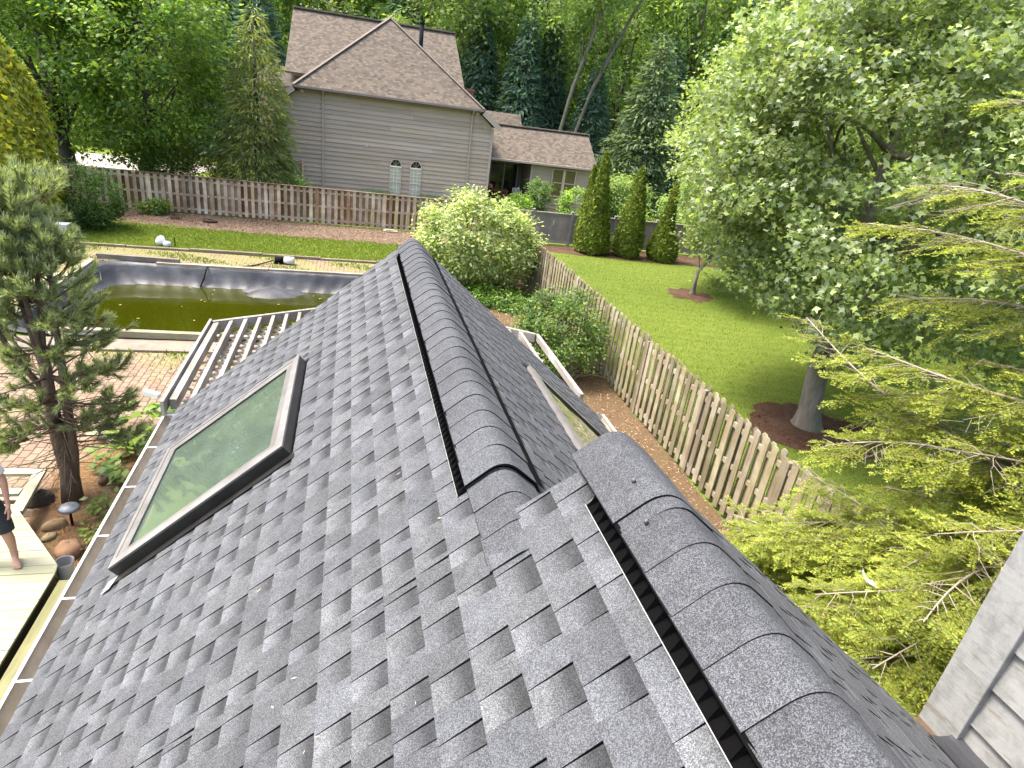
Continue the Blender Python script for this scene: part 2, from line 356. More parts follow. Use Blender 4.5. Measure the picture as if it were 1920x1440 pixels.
HAIR = pm('brown_hair', (0.03, 0.02, 0.012), (0.06, 0.04, 0.025), 30, 0.7, 0.5)
STONE = pm('field_stone', (0.22, 0.17, 0.12), (0.36, 0.30, 0.22), 5, 0.9, 0.5, 14, 0.02, use_tint=True)
PLASTW = pm('white_plastic', (0.75, 0.76, 0.76), (0.85, 0.85, 0.85), 4, 0.35, 0.05, use_tint=True)

# ------------------------------------------------------------------ the shingled house this picture is taken from
EYE = 6.0
K = 0.84; NK = math.sqrt(1 + K * K)
RX, RZ = 0.60, EYE - 1.285               # far ridge line
NX = 0.925; NZ = RZ + K * (NX - RX)      # near ridge line, higher and further right
YSTEP, YEND, YBACK = 1.745, 6.07, -1.4
EAVEX = -1.60
home = thing('shingled_house', 'grey shingled roof of the near house with two skylights and ridge vents', 'house', (0.6, 2.0, 0))
class RB:
    def __init__(s): s.v = []; s.f = []; s.t = []; s.mi = []
    def poly(s, pts, tn, mi=0):
        i = len(s.v); s.v.extend(pts); s.f.append(tuple(range(i, i + len(pts))))
        s.t.extend(tn if isinstance(tn, list) else [tn] * len(pts)); s.mi.append(mi)
    def build(s, name, mats, parent):
        me = bpy.data.meshes.new(name); me.from_pydata(s.v, [], s.f)
        for m in mats: me.materials.append(m)
        at = me.attributes.new('tint', 'FLOAT_COLOR', 'POINT')
        at.data.foreach_set('color', np.array([(a[0], a[1], a[2], 1.0) if hasattr(a, '__len__') else (a, a, a, 1.0) for a in s.t], dtype=np.float32).ravel())
        me.polygons.foreach_set('material_index', np.array(s.mi, dtype=np.int32))
        o = bpy.data.objects.new(name, me); COL.objects.link(o)
        o.parent = parent; o.matrix_parent_inverse = Matrix.Translation(parent.location).inverted(); return o
EXP = 0.1429
def shingle_slope(name, side, ridge_x, ridge_z, eave_x, y0, y1, holes, seed, ragged=None):
    rng = random.Random(seed); rb = RB()
    U = Vector((-side, 0, K)).normalized(); Nn = Vector((side * K, 0, 1)).normalized()
    O = Vector((eave_x, 0, ridge_z - K * abs(ridge_x - eave_x)))
    smax = abs(ridge_x - eave_x) * NK - 0.052
    def P(s, y, h): q = O + U * s + Nn * h; return (q.x, y, q.z)
    fl = (lambda p: p) if side < 0 else (lambda p: p[::-1])
    def piece(sa, sb, ya, yb, h, tab, tn, cut0, cut1):
        if yb - ya < 0.004: return
        hb = h - 0.0065; tp = 0.007 if tab else 0.0
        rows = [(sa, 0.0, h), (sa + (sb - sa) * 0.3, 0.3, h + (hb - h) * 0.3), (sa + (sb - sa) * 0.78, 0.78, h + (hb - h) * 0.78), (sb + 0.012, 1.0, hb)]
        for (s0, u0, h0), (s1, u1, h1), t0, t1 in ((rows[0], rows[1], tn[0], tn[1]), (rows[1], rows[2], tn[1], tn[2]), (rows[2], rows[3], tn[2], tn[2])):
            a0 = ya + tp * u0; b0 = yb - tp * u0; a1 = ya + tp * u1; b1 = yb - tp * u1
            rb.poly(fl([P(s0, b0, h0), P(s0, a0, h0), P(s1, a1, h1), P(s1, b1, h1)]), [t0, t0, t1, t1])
        rb.poly(fl([P(sa, ya, h), P(sa, yb, h), P(sa, yb, -0.004), P(sa, ya, -0.004)]), 0.9, 1)
        if cut0: rb.poly(fl([P(sa, ya, -0.002), P(sb, ya + tp, -0.002), P(sb, ya + tp, hb), P(sa, ya, h)]), 0.8, 1)
        if cut1: rb.poly(fl([P(sa, yb, h), P(sb, yb - tp, hb), P(sb, yb - tp, -0.002), P(sa, yb, -0.002)]), 0.8, 1)
    n = int(math.ceil(smax / EXP))
    for k in range(n):
        sa = k * EXP; sb = min(sa + EXP, smax); y = y0 - rng.random() * 0.4; tab = rng.random() < 0.5
        ye = y1 + (ragged(k) if ragged else 0.0); ys = y0
        shade = rng.uniform(0.93, 1.06)
        while y < ye:
            w = rng.choice((0.075, 0.10, 0.13, 0.17)) * rng.uniform(0.85, 1.15) if tab else rng.choice((0.06, 0.085, 0.11)) * rng.uniform(0.85, 1.15)
            a, b = max(y, ys), min(y + w, ye)
            segs = [(a, b)]
            for (h0, h1, g0, g1) in holes:
                if sb > h0 + 0.02 and sa < h1 - 0.02:
                    out = []
                    for (p, q) in segs:
                        if q <= g0 or p >= g1: out.append((p, q)); continue
                        if p < g0: out.append((p, g0))
                        if q > g1: out.append((g1, q))
                    segs = out
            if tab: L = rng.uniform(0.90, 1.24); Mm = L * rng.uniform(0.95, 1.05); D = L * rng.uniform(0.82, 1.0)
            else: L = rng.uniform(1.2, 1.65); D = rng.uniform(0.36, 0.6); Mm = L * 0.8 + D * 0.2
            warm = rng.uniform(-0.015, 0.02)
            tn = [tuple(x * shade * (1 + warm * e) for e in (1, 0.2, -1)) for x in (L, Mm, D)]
            for (p, q) in segs:
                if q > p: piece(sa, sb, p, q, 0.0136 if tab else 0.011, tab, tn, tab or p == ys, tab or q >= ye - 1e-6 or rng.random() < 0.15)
            y += w; tab = not tab
    if smax > (n - 1) * EXP: pass
    return rb.build(name, [SHINGLE, ASPHALT], home), P, smax
# skylight openings in slope coordinates
def s_of(x, eave_x): return abs(x - eave_x) * NK
SKX = (-1.265, -0.325); SKXR = (1.525, 2.50); SKY = (3.37, 4.68)
holeL = [(s_of(SKX[0], EAVEX), s_of(SKX[1], EAVEX), SKY[0], SKY[1])]
roofL, PL, sL = shingle_slope('roof_slope', -1, RX, RZ, EAVEX, YSTEP - 0.02, YEND, holeL, 3)
rag = random.Random(5)
rags = [rag.uniform(-0.02, 0.03) for _ in range(40)]
roofN, PN, sN = shingle_slope('roof_slope', -1, NX, NZ, EAVEX, YBACK, YSTEP - 0.02, [], 11, lambda k: (rags[k] if k > 20 else 0.0))
EAVER = 2.84
holeR = [(s_of(SKXR[1], EAVER), s_of(SKXR[0], EAVER), SKY[0], SKY[1])]
roofR, PR, sR = shingle_slope('roof_slope', 1, RX, RZ, EAVER, 1.0, YEND, holeR, 21)
roofNR, PNR, sNR = shingle_slope('roof_slope', 1, NX, NZ, 3.35, YBACK, YSTEP + 0.02, [], 31)
# deck under the shingles, rake boards and walls
m = MB()
def slab(x0, z0, x1, z1, y0, y1, th=0.03, drop=0.012, mi=0):
    m.poly([(x0, y0, z0 - drop), (x1, y0, z1 - drop), (x1, y1, z1 - drop), (x0, y1, z0 - drop)], (1, 1, 1), mi)
zl = lambda x: RZ - K * abs(RX - x)
def sheet(mb, xa, xb, fz, y0, y1, hole=None, drop=0.012):
    xs = [xa, xb]; ys = [y0, y1]
    if hole: xs = [xa, hole[0], hole[1], xb]; ys = [y0, hole[2], hole[3], y1]
    for i in range(len(xs) - 1):
        for j in range(len(ys) - 1):
            if hole and i == 1 and j == 1: continue
            mb.poly([(xs[i], ys[j], fz(xs[i]) - drop), (xs[i + 1], ys[j], fz(xs[i + 1]) - drop), (xs[i + 1], ys[j + 1], fz(xs[i + 1]) - drop), (xs[i], ys[j + 1], fz(xs[i]) - drop)])
sheet(m, EAVEX, RX, zl, YSTEP, YEND, (SKX[0], SKX[1], SKY[0], SKY[1])); sheet(m, RX, EAVER, zl, YSTEP - 0.7, YEND, (SKXR[0], SKXR[1], SKY[0], SKY[1]))
zn = lambda x: NZ - K * abs(NX - x)
sheet(m, EAVEX, NX, zn, YBACK, YSTEP - 0.03); sheet(m, NX, 3.35, zn, YBACK, YSTEP)
m.build('roof_deck', ASPHALT, home)
m = MB()
for (xa, xb, f, y) in ((EAVEX, RX, zl, YEND - 0.03), (RX, EAVER, zl, YEND - 0.03)):
    m.poly([(xa, y, f(xa) - 0.02), (xb, y, f(xb) - 0.02), (xb, y, f(xb) - 0.2), (xa, y, f(xa) - 0.2)])
m.build('rake_board', WHITEP, home)
m = MB()
m.poly([(RX + 0.002, YSTEP - 0.03, zl(RX) - 0.02), (NX, YSTEP - 0.03, NZ - 0.02), (3.35, YSTEP - 0.03, zn(3.35) - 0.02), (3.35, YSTEP - 0.03, zn(3.35) - 0.7), (RX, YSTEP - 0.03, zl(RX) - 0.7)])
m.build('step_board', WHITEP, home)
m = MB()
m.box((-1.36, YBACK, 0), (-1.30, 5.8, 2.98)); m.box((2.52, 1.86, 0), (2.58, 5.8, 3.0))
m.poly([(-1.3, 5.8, 0), (2.52, 5.8, 0), (2.52, 5.8, 3.0), (RX, 5.8, 4.6), (-1.3, 5.8, 3.0)])
m.build('lower_wall', pm('pale_grey_siding', (0.42, 0.43, 0.42), (0.5, 0.51, 0.5), 3, 0.7, 0.2, use_tint=True), home)

# ridge vents and caps ------------------------------------------------
def cap_profile(w, lift, n=13, r=0.085):
    """Cross-section (dx, dz) relative to the bare ridge apex: straight flanks, rounded crown."""
    pts = []
    for i in range(n):
        t = -1 + 2 * i / (n - 1); x = w * t
        ax = abs(x)
        z = -K * ax if ax > r else -K * (r * 0.5 + ax * ax / (2 * r))
        pts.append((x, z + lift))
    return pts
def caps(name, cx, cz, y0, y1, w, lift, exp, jit=0, r=0.085, soft=False):
    rb = RB(); rng = random.Random(jit); prof = cap_profile(w, lift, 17, r)
    y = y0; k = 0
    while y < y1 - 0.02:
        ye = min(y + exp + 0.012, y1); tn = rng.uniform(0.9, 1.12); hf = 0.0056; hb = 0.001;
        if soft and k == 0: hf = -0.018
        sk = rng.uniform(-0.004, 0.004)
        dx = rng.uniform(-0.003, 0.003)
        F = [(cx + x + dx, y + sk * (x / w), cz + z + hf) for x, z in prof]; B = [(cx + x + dx, ye, cz + z + hb) for x, z in prof]
        for i in range(len(prof) - 1):
            rb.poly([F[i], F[i + 1], B[i + 1], B[i]], [tn * 1.02, tn * 1.02, tn * 0.97, tn * 0.97])
            a, b = F[i], F[i + 1]
            rb.poly([(a[0], a[1], a[2] - hf - 0.002), (b[0], b[1], b[2] - hf - 0.002), b, a], 0.8, 1)
        for e, fl in ((0, 1), (-1, 0)):
            q = [F[e], B[e], (B[e][0], B[e][1], B[e][2] - 0.004), (F[e][0], F[e][1], F[e][2] - 0.007)]
            rb.poly(q if fl else q[::-1], 0.9, 1)
        y += exp * rng.uniform(0.97, 1.03); k += 1
    return rb.build(name, [CAPSH, ASPHALT], home)
def vent(name, cx, cz, y0, y1, w, th, cell=0.045, endface=True, rim=0.042):
    """Baffled plastic ridge vent under the caps: black open cells down both sides, a thin metal lip below."""
    m = MB()
    for sd in (-1, 1):
        def P(ax, up): # ax: plan distance from the ridge, up: height over the roof plane
            return (cx + sd * ax, cz - K * ax + up)
        (xa, za), (xb, zb) = P(w - 0.012, 0.012), P(w - 0.012, th)
        m.poly([(xa, y0, za), (xa, y1, za), (xb, y1, zb), (xb, y0, zb)], (0.6, 0.6, 0.6))
        y = y0
        (ca, cza), (cb, czb), (cc, czc), (cd, czd) = P(w - 0.012, 0.012), P(w + 0.024, 0.016), P(w + 0.001, th), P(w - 0.012, th)
        while y < y1:
            for yy in (y, y + 0.003): m.poly([(ca, yy, cza), (cb, yy, czb), (cc, yy, czc), (cd, yy, czd)], (1.1, 1.1, 1.15))
            y += cell
        (la, lza), (lb, lzb) = P(w - 0.012, 0.014), P(w + 0.024, 0.015)
        m.poly([(la, y0, lza), (lb, y0, lzb), (lb, y1, lzb), (la, y1, lza)], (0.12, 0.12, 0.12))
        (fa, fza), (fb, fzb) = P(w + 0.024, 0.015), P(w + 0.025, 0.020)
        m.poly([(fa, y0, fza), (fa, y1, fza), (fb, y1, fzb), (fb, y0, fzb)], (1, 1, 1), 1)
        (ga, gza) = P(w + 0.0265, 0.019); m.poly([(fb, y0, fzb), (fb, y1, fzb), (ga, y1, gza), (ga, y0, gza)], (1, 1, 1), 1)
        (ra, rza), (rb2, rzb) = P(w - 0.006, th + 0.0035), P(w + (0.003 if sd < 0 else rim), th + 0.002); m.poly([(ra, y0, rza), (rb2, y0, rzb), (rb2, y1, rzb), (ra, y1, rza)], (0.3, 0.3, 0.3))
        (ta, tza), (tb, tzb) = P(0.09, th - 0.004), P(w + 0.002, th - 0.002)
        m.poly([(ta, y0, tza), (tb, y0, tzb), (tb, y1, tzb), (ta, y1, tza)])
    if endface:
        pr = cap_profile(w, th, 13); lo = cap_profile(w, 0.005, 13)
        for i in range(12):
            m.poly([(cx + lo[i][0], y0 + 0.004, cz + lo[i][1]), (cx + lo[i + 1][0], y0 + 0.004, cz + lo[i + 1][1]), (cx + pr[i + 1][0], y0 + 0.004, cz + pr[i + 1][1]), (cx + pr[i][0], y0 + 0.004, cz + pr[i][1])], (0.7, 0.7, 0.7))
    return m.build(name, [BLACK, METAL], home)
VW, VT = 0.146, 0.046
vent('ridge_vent', RX, RZ, 1.99, 5.80, VW, VT)
caps('ridge_cap', RX, RZ, 1.985, 5.81, VW, VT + 0.002, 0.155, 2, 0.065)
caps('ridge_cap', RX, RZ, 1.52, 2.05, VW * 0.95, 0.026, 0.155, 4, 0.06, True)
caps('ridge_cap', RX, RZ, 5.80, YEND + 0.01, VW * 0.95, 0.026, 0.155, 6, 0.06)
vent('ridge_vent', NX, NZ, YBACK, 1.54, VW, VT, endface=False, rim=0.016)
caps('ridge_cap', NX, NZ, YBACK + 0.06, 1.37, VW, VT + 0.002, 0.1553, 8, 0.07)
caps('ridge_cap', NX, NZ, 1.37, 1.62, VW + 0.004, VT + 0.004, 0.25, 9, 0.07)
caps('ridge_cap', NX, NZ, 1.60, YSTEP + 0.03, VW + 0.004, VT - 0.004, 0.25, 10, 0.07)
for (x, y) in ((0.865, 1.47), (0.835, 1.30)):
    m = MB(); z = NZ - K * abs(NX - x) + VT + 0.014
    m.tube([(x, y, z - 0.004), (x - 0.002, y, z + 0.006), (x - 0.003, y, z + 0.008)], [0.007, 0.006, 0.002], 8, (0.3, 0.3, 0.32)); m.build('nail_head', METAL, home, smooth=True)

# skylights -----------------------------------------------------------
def skylight(side, ridge_x, xr, yr, glass, label):
    """Raised frame on the slope: dark sides, silver top flange, pane, and the shaft below."""
    up = 0.095 if side < 0 else 0.048
    Nn = Vector((side * K, 0, 1)).normalized()
    def P(x, y, h): z = RZ - K * abs(ridge_x - x); q = Vector((x, y, z)) + Nn * h; return (q.x, q.y, q.z)
    xlo, xhi = xr; yl, yh = yr; tw = 0.075
    m = MB()
    quad = lambda a, mi, t=(1, 1, 1): m.poly(a, t, mi)
    o = [(xlo - 0.03, yl - 0.04), (xhi + 0.03, yl - 0.04), (xhi + 0.03, yh + 0.04), (xlo - 0.03, yh + 0.04)]
    i_ = [(xlo + tw * 0.7, yl + tw), (xhi - tw * 0.7, yl + tw), (xhi - tw * 0.7, yh - tw), (xlo + tw * 0.7, yh - tw)]
    md = [((a[0] * 0.55 + b[0] * 0.45), (a[1] * 0.55 + b[1] * 0.45)) for a, b in zip(o, i_)]
    for k in range(4):
        a, b = o[k], o[(k + 1) % 4]; c, d = i_[(k + 1) % 4], i_[k]; e, f = md[(k + 1) % 4], md[k]
        quad([P(*a, -0.01), P(*b, -0.01), P(*b, up - 0.012), P(*a, up - 0.012)], 1 if (side > 0 and k == 3) else 0, (0.85, 0.84, 0.82))
        quad([P(*a, up - 0.012), P(*b, up - 0.012), P(*b, up), P(*a, up)], 1, (0.7, 0.7, 0.7))
        quad([P(*a, up), P(*b, up), P(*e, up + 0.006), P(*f, up + 0.006)], 1)
        quad([P(*f, up + 0.002), P(*e, up + 0.002), P(*c, up - 0.004), P(*d, up - 0.004)], 1, (0.85, 0.85, 0.85))
        quad([P(*f, up + 0.006), P(*e, up + 0.006), P(*e, up + 0.002), P(*f, up + 0.002)], 1, (0.5, 0.5, 0.5))
        quad([P(*d, up - 0.004), P(*c, up - 0.004), P(*c, up - 0.035), P(*d, up - 0.035)], 0)
    fr = m.build('skylight', [BRONZE, SILVERF], home); fr['label'] = label
    m = MB(); q = [P(x, y, up - 0.018) for x, y in i_]; m.poly(q)
    pn = m.build('pane', glass, None); pn.parent = fr; pn.matrix_parent_inverse = fr.matrix_world.inverted() if False else Matrix.Identity(4)
    pn.matrix_parent_inverse = Matrix.Translation(home.location - home.location)
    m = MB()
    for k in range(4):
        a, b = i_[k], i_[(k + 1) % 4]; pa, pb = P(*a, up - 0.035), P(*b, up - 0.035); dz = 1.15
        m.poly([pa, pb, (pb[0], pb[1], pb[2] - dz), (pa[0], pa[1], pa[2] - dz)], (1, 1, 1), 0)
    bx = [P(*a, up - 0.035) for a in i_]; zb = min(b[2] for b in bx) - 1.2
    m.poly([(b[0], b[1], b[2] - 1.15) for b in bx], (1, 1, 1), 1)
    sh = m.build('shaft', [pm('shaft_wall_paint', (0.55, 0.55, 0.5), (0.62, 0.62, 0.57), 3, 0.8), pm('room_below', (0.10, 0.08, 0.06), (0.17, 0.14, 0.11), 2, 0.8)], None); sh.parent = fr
    for (a, b) in (((xlo - 0.075, yl - 0.10), (xhi + 0.05, yl - 0.04)), ((xlo - 0.075, yh + 0.04), (xhi + 0.05, yh + 0.09))):
        m = MB(); m.poly([P(a[0], a[1], 0.019), P(b[0], a[1], 0.019), P(b[0], b[1], 0.019), P(a[0], b[1], 0.019)])
        fl = m.build('flashing', BRONZE, None); fl.parent = fr
    return fr
sk1 = skylight(-1, RX, SKX, SKY, GLASSL, 'skylight with pale green glass')
sk2 = skylight(1, RX, SKXR, SKY, GLASSR, 'skylight with rippled reflecting glass')
for sk in (sk1, sk2):
    for c in sk.children: c.matrix_parent_inverse = Matrix.Identity(4)
m = MB(); q = [(-1.38, 3.24), (-1.36, 3.33), (-1.30, 3.33), (-1.33, 3.24)]
m.poly([(x, y, zl(x) + 0.03) for x, y in q]); f = m.build('flashing_tab', METAL, home)

# gutters
def gutter(x, side, y0, y1, z, straps, name='gutter'):
    m = MB(); w = 0.115; h = 0.1; xo = x + side * w
    prof = [(x, z + 0.01), (x, z - h), (xo - side * 0.03, z - h), (xo, z - 0.03), (xo, z)]
    th = 0.004
    for i in range(4):
        a, b = prof[i], prof[i + 1]
        m.poly([(a[0], y0, a[1]), (b[0], y0, b[1]), (b[0], y1, b[1]), (a[0], y1, a[1])], (1, 1, 1), 1)
        m.poly([(a[0] + side * th, y0, a[1] - th), (b[0] + side * th, y0, b[1] - th), (b[0] + side * th, y1, b[1] - th), (a[0] + side * th, y1, a[1] - th)], (1, 1, 1), 0)
    m.box((min(xo - 0.004, xo + side * 0.022), y0, z - 0.012), (max(xo - 0.004, xo + side * 0.022), y1, z + 0.004), (1, 1, 1), 0)
    for yy in (y0, y1): m.poly([(p[0], yy, p[1]) for p in prof], (1, 1, 1), 0)
    g = m.build(name, [WHITEP, GUTTERIN], home)
    for ys in straps:
        m = MB(); m.box((min(x - side * 0.03, xo), ys, z + 0.004), (max(x - side * 0.03, xo), ys + 0.016, z + 0.008)); s = m.build('hanger', WHITEP, None); s.parent = g
    return g
gz = zl(EAVEX) - 0.045
gL = gutter(EAVEX + 0.01, -1, YBACK, YEND - 0.02, gz, [0.4 + 0.62 * k for k in range(10)])
gR = gutter(EAVER - 0.02, 1, 1.8, YEND - 0.02, gz - 0.0, [2.2 + 0.62 * k for k in range(6)])

# the taller house wall at the right: corner board, lapped siding, flashing
WX = 3.35
m = MB(); z = 2.7; k = 0
while z < 9.0:
    a = 0.985 + 0.03 * ((k * 37) % 7) / 7
    m.poly([(WX - 0.006, -3.5, z), (WX - 0.006, 1.63, z), (WX + 0.022, 1.63, z + 0.275), (WX + 0.022, -3.5, z + 0.275)][::-1], (a, a, a))
    m.poly([(WX - 0.006, -3.5, z), (WX + 0.024, -3.5, z), (WX + 0.024, 1.63, z), (WX - 0.006, 1.63, z)][::-1], (0.9, 0.9, 0.9)); z += 0.268; k += 1
def peel_paint(name):
    mt, nt, out = new_mat(name); v = coords(nt, 'Object', (1, 0.25, 1.6)); v2 = coords(nt)
    base = mix(nt, noise(nt, v2, 3, 4, 0.6), (0.36, 0.37, 0.355), (0.43, 0.44, 0.425))
    pk = ramp(nt, noise(nt, v, 14, 6, 0.75, 0.4), [(0.57, 0.0), (0.63, 1.0)])
    c = mix(nt, pk, base, (0.29, 0.26, 0.21)); c = mix(nt, ramp(nt, noise(nt, v2, 9, 5, 0.7), [(0.45, 0.0), (0.68, 0.8)]), c, (0.24, 0.245, 0.235))
    c = mix(nt, 1.0, c, tint(nt), 'MULTIPLY')
    finish(nt, out, c, 0.6, bump(nt, noise(nt, v, 22, 5, 0.75), 0.5, 0.006), 0.3); return mt
PEEL = peel_paint('peeling_grey_paint')
m.build('siding', PEEL, home)
m = MB(); m.box((WX - 0.035, 1.63, zn(WX) + 0.05), (WX + 0.12, 1.85, 9.0)); cb = m.build('corner_board', PEEL, home, bevel=0.006)
m = MB(); m.box((WX - 0.036, 1.625, zn(WX) + 0.01), (WX + 0.121, 1.852, zn(WX) + 0.075)); rb_ = m.build('rotten_end', pm('bare_brown_wood', (0.24, 0.15, 0.09), (0.34, 0.23, 0.15), 9, 0.9, 0.6), None); rb_.parent = cb
rb_.matrix_parent_inverse = Matrix.Identity(4)
m = MB(); m.box((WX + 0.03, -3.5, 0), (8.5, 1.6, 9.0)); m.build('tall_wall', PEEL, home)
m = MB()
nseg = 26; rr = random.Random(9)
for i in range(nseg):
    y0 = 1.66 - i * 0.12; y1 = y0 - 0.12
    def fp(y, t): 
        wv = 0.02 * math.sin(y * 9) + 0.012 * math.sin(y * 23)
        return (WX - 0.24 + 0.24 * t + 0.01 * wv, y, zn(WX - 0.24 + 0.24 * t) + 0.022 + 0.13 * t * t + wv * t)
    for j in range(4): m.poly([fp(y0, j / 4), fp(y1, j / 4), fp(y1, (j + 1) / 4), fp(y0, (j + 1) / 4)])
m.build('membrane_flashing', LINER, home, smooth=True)
# ------------------------------------------------------------------ ground sheets
def rects_minus(x0, x1, y0, y1, hole):
    hx0, hx1, hy0, hy1 = hole
    return [(x0, x1, y0, hy0), (x0, x1, hy1, y1), (x0, hx0, hy0, hy1), (hx1, x1, hy0, hy1)]
POOL = (-7.45, 1.4, 15.25, 21.35)
def lawn_mat():
    m, nt, out = new_mat('mown_lawn'); v = coords(nt); vs = coords(nt, 'Object', (0.55, 5.0, 1), (0, 0, R(24)))
    c = mix(nt, noise(nt, v, 1.1, 5, 0.65), (0.115, 0.175, 0.016), (0.18, 0.245, 0.03))
    wv = N(nt, 'ShaderNodeTexWave', Scale=0.55, Distortion=1.2); wv.bands_direction = 'Y'; nt.links.new(coords(nt, 'Object', (1, 1, 1), (0, 0, R(12))), wv.inputs['Vector'])
    c = mix(nt, ramp(nt, wv.outputs['Fac'], [(0.35, 0.0), (0.65, 0.45)]), c, (0.21, 0.265, 0.05))
    c = mix(nt, ramp(nt, noise(nt, vs, 1.5, 5, 0.7), [(0.45, 0.0), (0.72, 0.75)]), c, (0.20, 0.245, 0.055))
    c = mix(nt, ramp(nt, noise(nt, v, 22, 4, 0.75), [(0.35, 0.0), (0.8, 0.5)]), c, (0.16, 0.21, 0.04))
    c = mix(nt, ramp(nt, noise(nt, v, 0.22, 3, 0.5), [(0.4, 0.0), (0.65, 0.4)]), c, (0.075, 0.125, 0.012))
    finish(nt, out, c, 0.9, bump(nt, noise(nt, v, 60, 4, 0.8), 0.6, 0.03), 0.15); return m
LAWN = lawn_mat()
m = MB()
for (a, b, c, d) in rects_minus(-170, 170, -60, 200, POOL): m.poly([(a, c, 0), (b, c, 0), (b, d, 0), (a, d, 0)])
struct(m.build('lawn', LAWN))
def mulch_mat(name, c1, c2, c3):
    m, nt, out = new_mat(name); v = coords(nt); vs = coords(nt, 'Object', (1, 2.2, 1), (0, 0, 0.6))
    c = mix(nt, ramp(nt, noise(nt, vs, 26, 5, 0.75, 0.8), [(0.35, 0.0), (0.62, 1.0)]), c1, c2)
    c = mix(nt, ramp(nt, noise(nt, v, 1.3, 5, 0.7), [(0.4, 0.0), (0.7, 0.7)]), c, c3)
    finish(nt, out, c, 0.95, bump(nt, noise(nt, vs, 30, 5, 0.8), 0.9, 0.03), 0.1); return m
MULCHR = mulch_mat('tan_mulch', (0.10, 0.06, 0.034), (0.25, 0.17, 0.095), (0.20, 0.15, 0.08))
MULCHF = mulch_mat('grey_brown_mulch', (0.11, 0.07, 0.05), (0.25, 0.18, 0.135), (0.30, 0.235, 0.16))
MULCHD = mulch_mat('dark_bark_mulch', (0.045, 0.025, 0.017), (0.15, 0.085, 0.055), (0.18, 0.12, 0.08))
STRAW = mulch_mat('pine_straw', (0.15, 0.085, 0.04), (0.40, 0.26, 0.14), (0.30, 0.185, 0.10))
def wavy(pts, z, name, mat, amp=0.12, seg=0.5, seed=1):
    r = random.Random(seed); P = []
    for i in range(len(pts)):
        a = Vector(pts[i]); b = Vector(pts[(i + 1) % len(pts)]); n = max(1, int((b - a).length / seg)); nn = Vector((-(b - a).y, (b - a).x)).normalized()
        for k in range(n): p = a + (b - a) * (k / n) + nn * r.uniform(-amp, amp); P.append((p.x, p.y, z))
    mb = MB(); mb.poly(P); return struct(mb.build(name, mat))
wavy([(-12, 29.95), (-12, 28.0), (-9.2, 27.6), (-5.2, 27.2), (-2, 26.75), (3.2, 27.2), (4.0, 24.3), (6.2, 24.3), (6.2, 29.95)], 0.004, 'mulch_bed', MULCHF, 0.1, 0.4, 3)
wavy([(2.0, -3), (6.33, -3), (6.33, 24.2), (4.0, 24.2), (2.6, 16), (2.0, 9)], 0.008, 'mulch_bed', MULCHR, 0.08, 0.4, 4)
wavy([(6.6, 29.3), (6.6, 28.2), (10, 27.6), (14.5, 27.0), (18, 27.0), (18, 29.3)], 0.004, 'mulch_bed', MULCHD, 0.1, 0.4, 5)
def disc(c, r, z, name, mat, seed, sq=1.0):
    rr = random.Random(seed); P = []
    for i in range(30): a = 2 * math.pi * i / 30; q = r * rr.uniform(0.82, 1.12); P.append((c[0] + q * math.cos(a), c[1] + q * math.sin(a) * sq, z))
    mb = MB(); n = len(P); cz = (c[0], c[1], z + 0.05)
    for i in range(n): mb.poly([P[i], P[(i + 1) % n], cz])
    return struct(mb.build(name, mat))
disc((13.3, 21.75), 0.98, 0.006, 'mulch_ring', MULCHD, 1); disc((10.5, 10.7), 1.45, 0.006, 'mulch_ring', MULCHD, 2)
def paver_mat():
    m, nt, out = new_mat('pink_concrete_pavers'); v = coords(nt, 'Object', (1, 1, 1), (0, 0, R(90)))
    wv = N(nt, 'ShaderNodeTexNoise', Scale=7.0, Detail=1.0); nt.links.new(v, wv.inputs['Vector'])
    ad = nt.nodes.new('ShaderNodeMix'); ad.data_type = 'RGBA'; ad.blend_type = 'LINEAR_LIGHT'; ad.inputs[0].default_value = 0.028
    nt.links.new(v, ad.inputs[6]); nt.links.new(wv.outputs['Color'], ad.inputs[7])
    b = N(nt, 'ShaderNodeTexBrick', Scale=1.0); b.inputs['Brick Width'].default_value = 0.21; b.inputs['Row Height'].default_value = 0.135; b.inputs['Mortar Size'].default_value = 0.011; b.inputs['Mortar Smooth'].default_value = 0.2
    b.inputs['Color1'].default_value = (0.27, 0.18, 0.125, 1); b.inputs['Color2'].default_value = (0.335, 0.245, 0.175, 1); b.inputs['Mortar'].default_value = (0.055, 0.042, 0.026, 1)
    nt.links.new(ad.outputs[2], b.inputs['Vector'])
    vo = coords(nt)
    gr = noise(nt, vo, 0.75, 5, 0.68)
    c = mix(nt, ramp(nt, noise(nt, vo, 3.0, 4, 0.7), [(0.42, 0.0), (0.7, 0.5)]), b.outputs['Color'], (0.30, 0.245, 0.145))
    sp = nt.nodes.new('ShaderNodeSeparateXYZ'); nt.links.new(vo, sp.inputs[0])
    yb = nt.nodes.new('ShaderNodeMapRange'); yb.inputs[1].default_value = 12.0; yb.inputs[2].default_value = 15.0; nt.links.new(sp.outputs[1], yb.inputs[0])
    s = nt.nodes.new('ShaderNodeMath'); s.operation = 'MULTIPLY_ADD'; s.inputs[1].default_value = 0.22; nt.links.new(yb.outputs[0], s.inputs[0]); nt.links.new(gr, s.inputs[2])
    c = mix(nt, ramp(nt, s.outputs[0], [(0.60, 0.0), (0.72, 0.55)]), c, (0.26, 0.28, 0.08))
    finish(nt, out, c, 0.85, bump(nt, b.outputs['Fac'], -0.5, 0.02), 0.2); return m
PAVER = paver_mat()
m = MB()
for (a, b, c, d) in ((-14, 3.8, 7.0, 14.28), (-14, 3.9, POOL[3] + 0.02, 23.42), (-14, POOL[0], 14.28, POOL[3] + 0.02)):
    m.poly([(a, c, 0.004), (b, c, 0.004), (b, d, 0.004), (a, d, 0.004)])
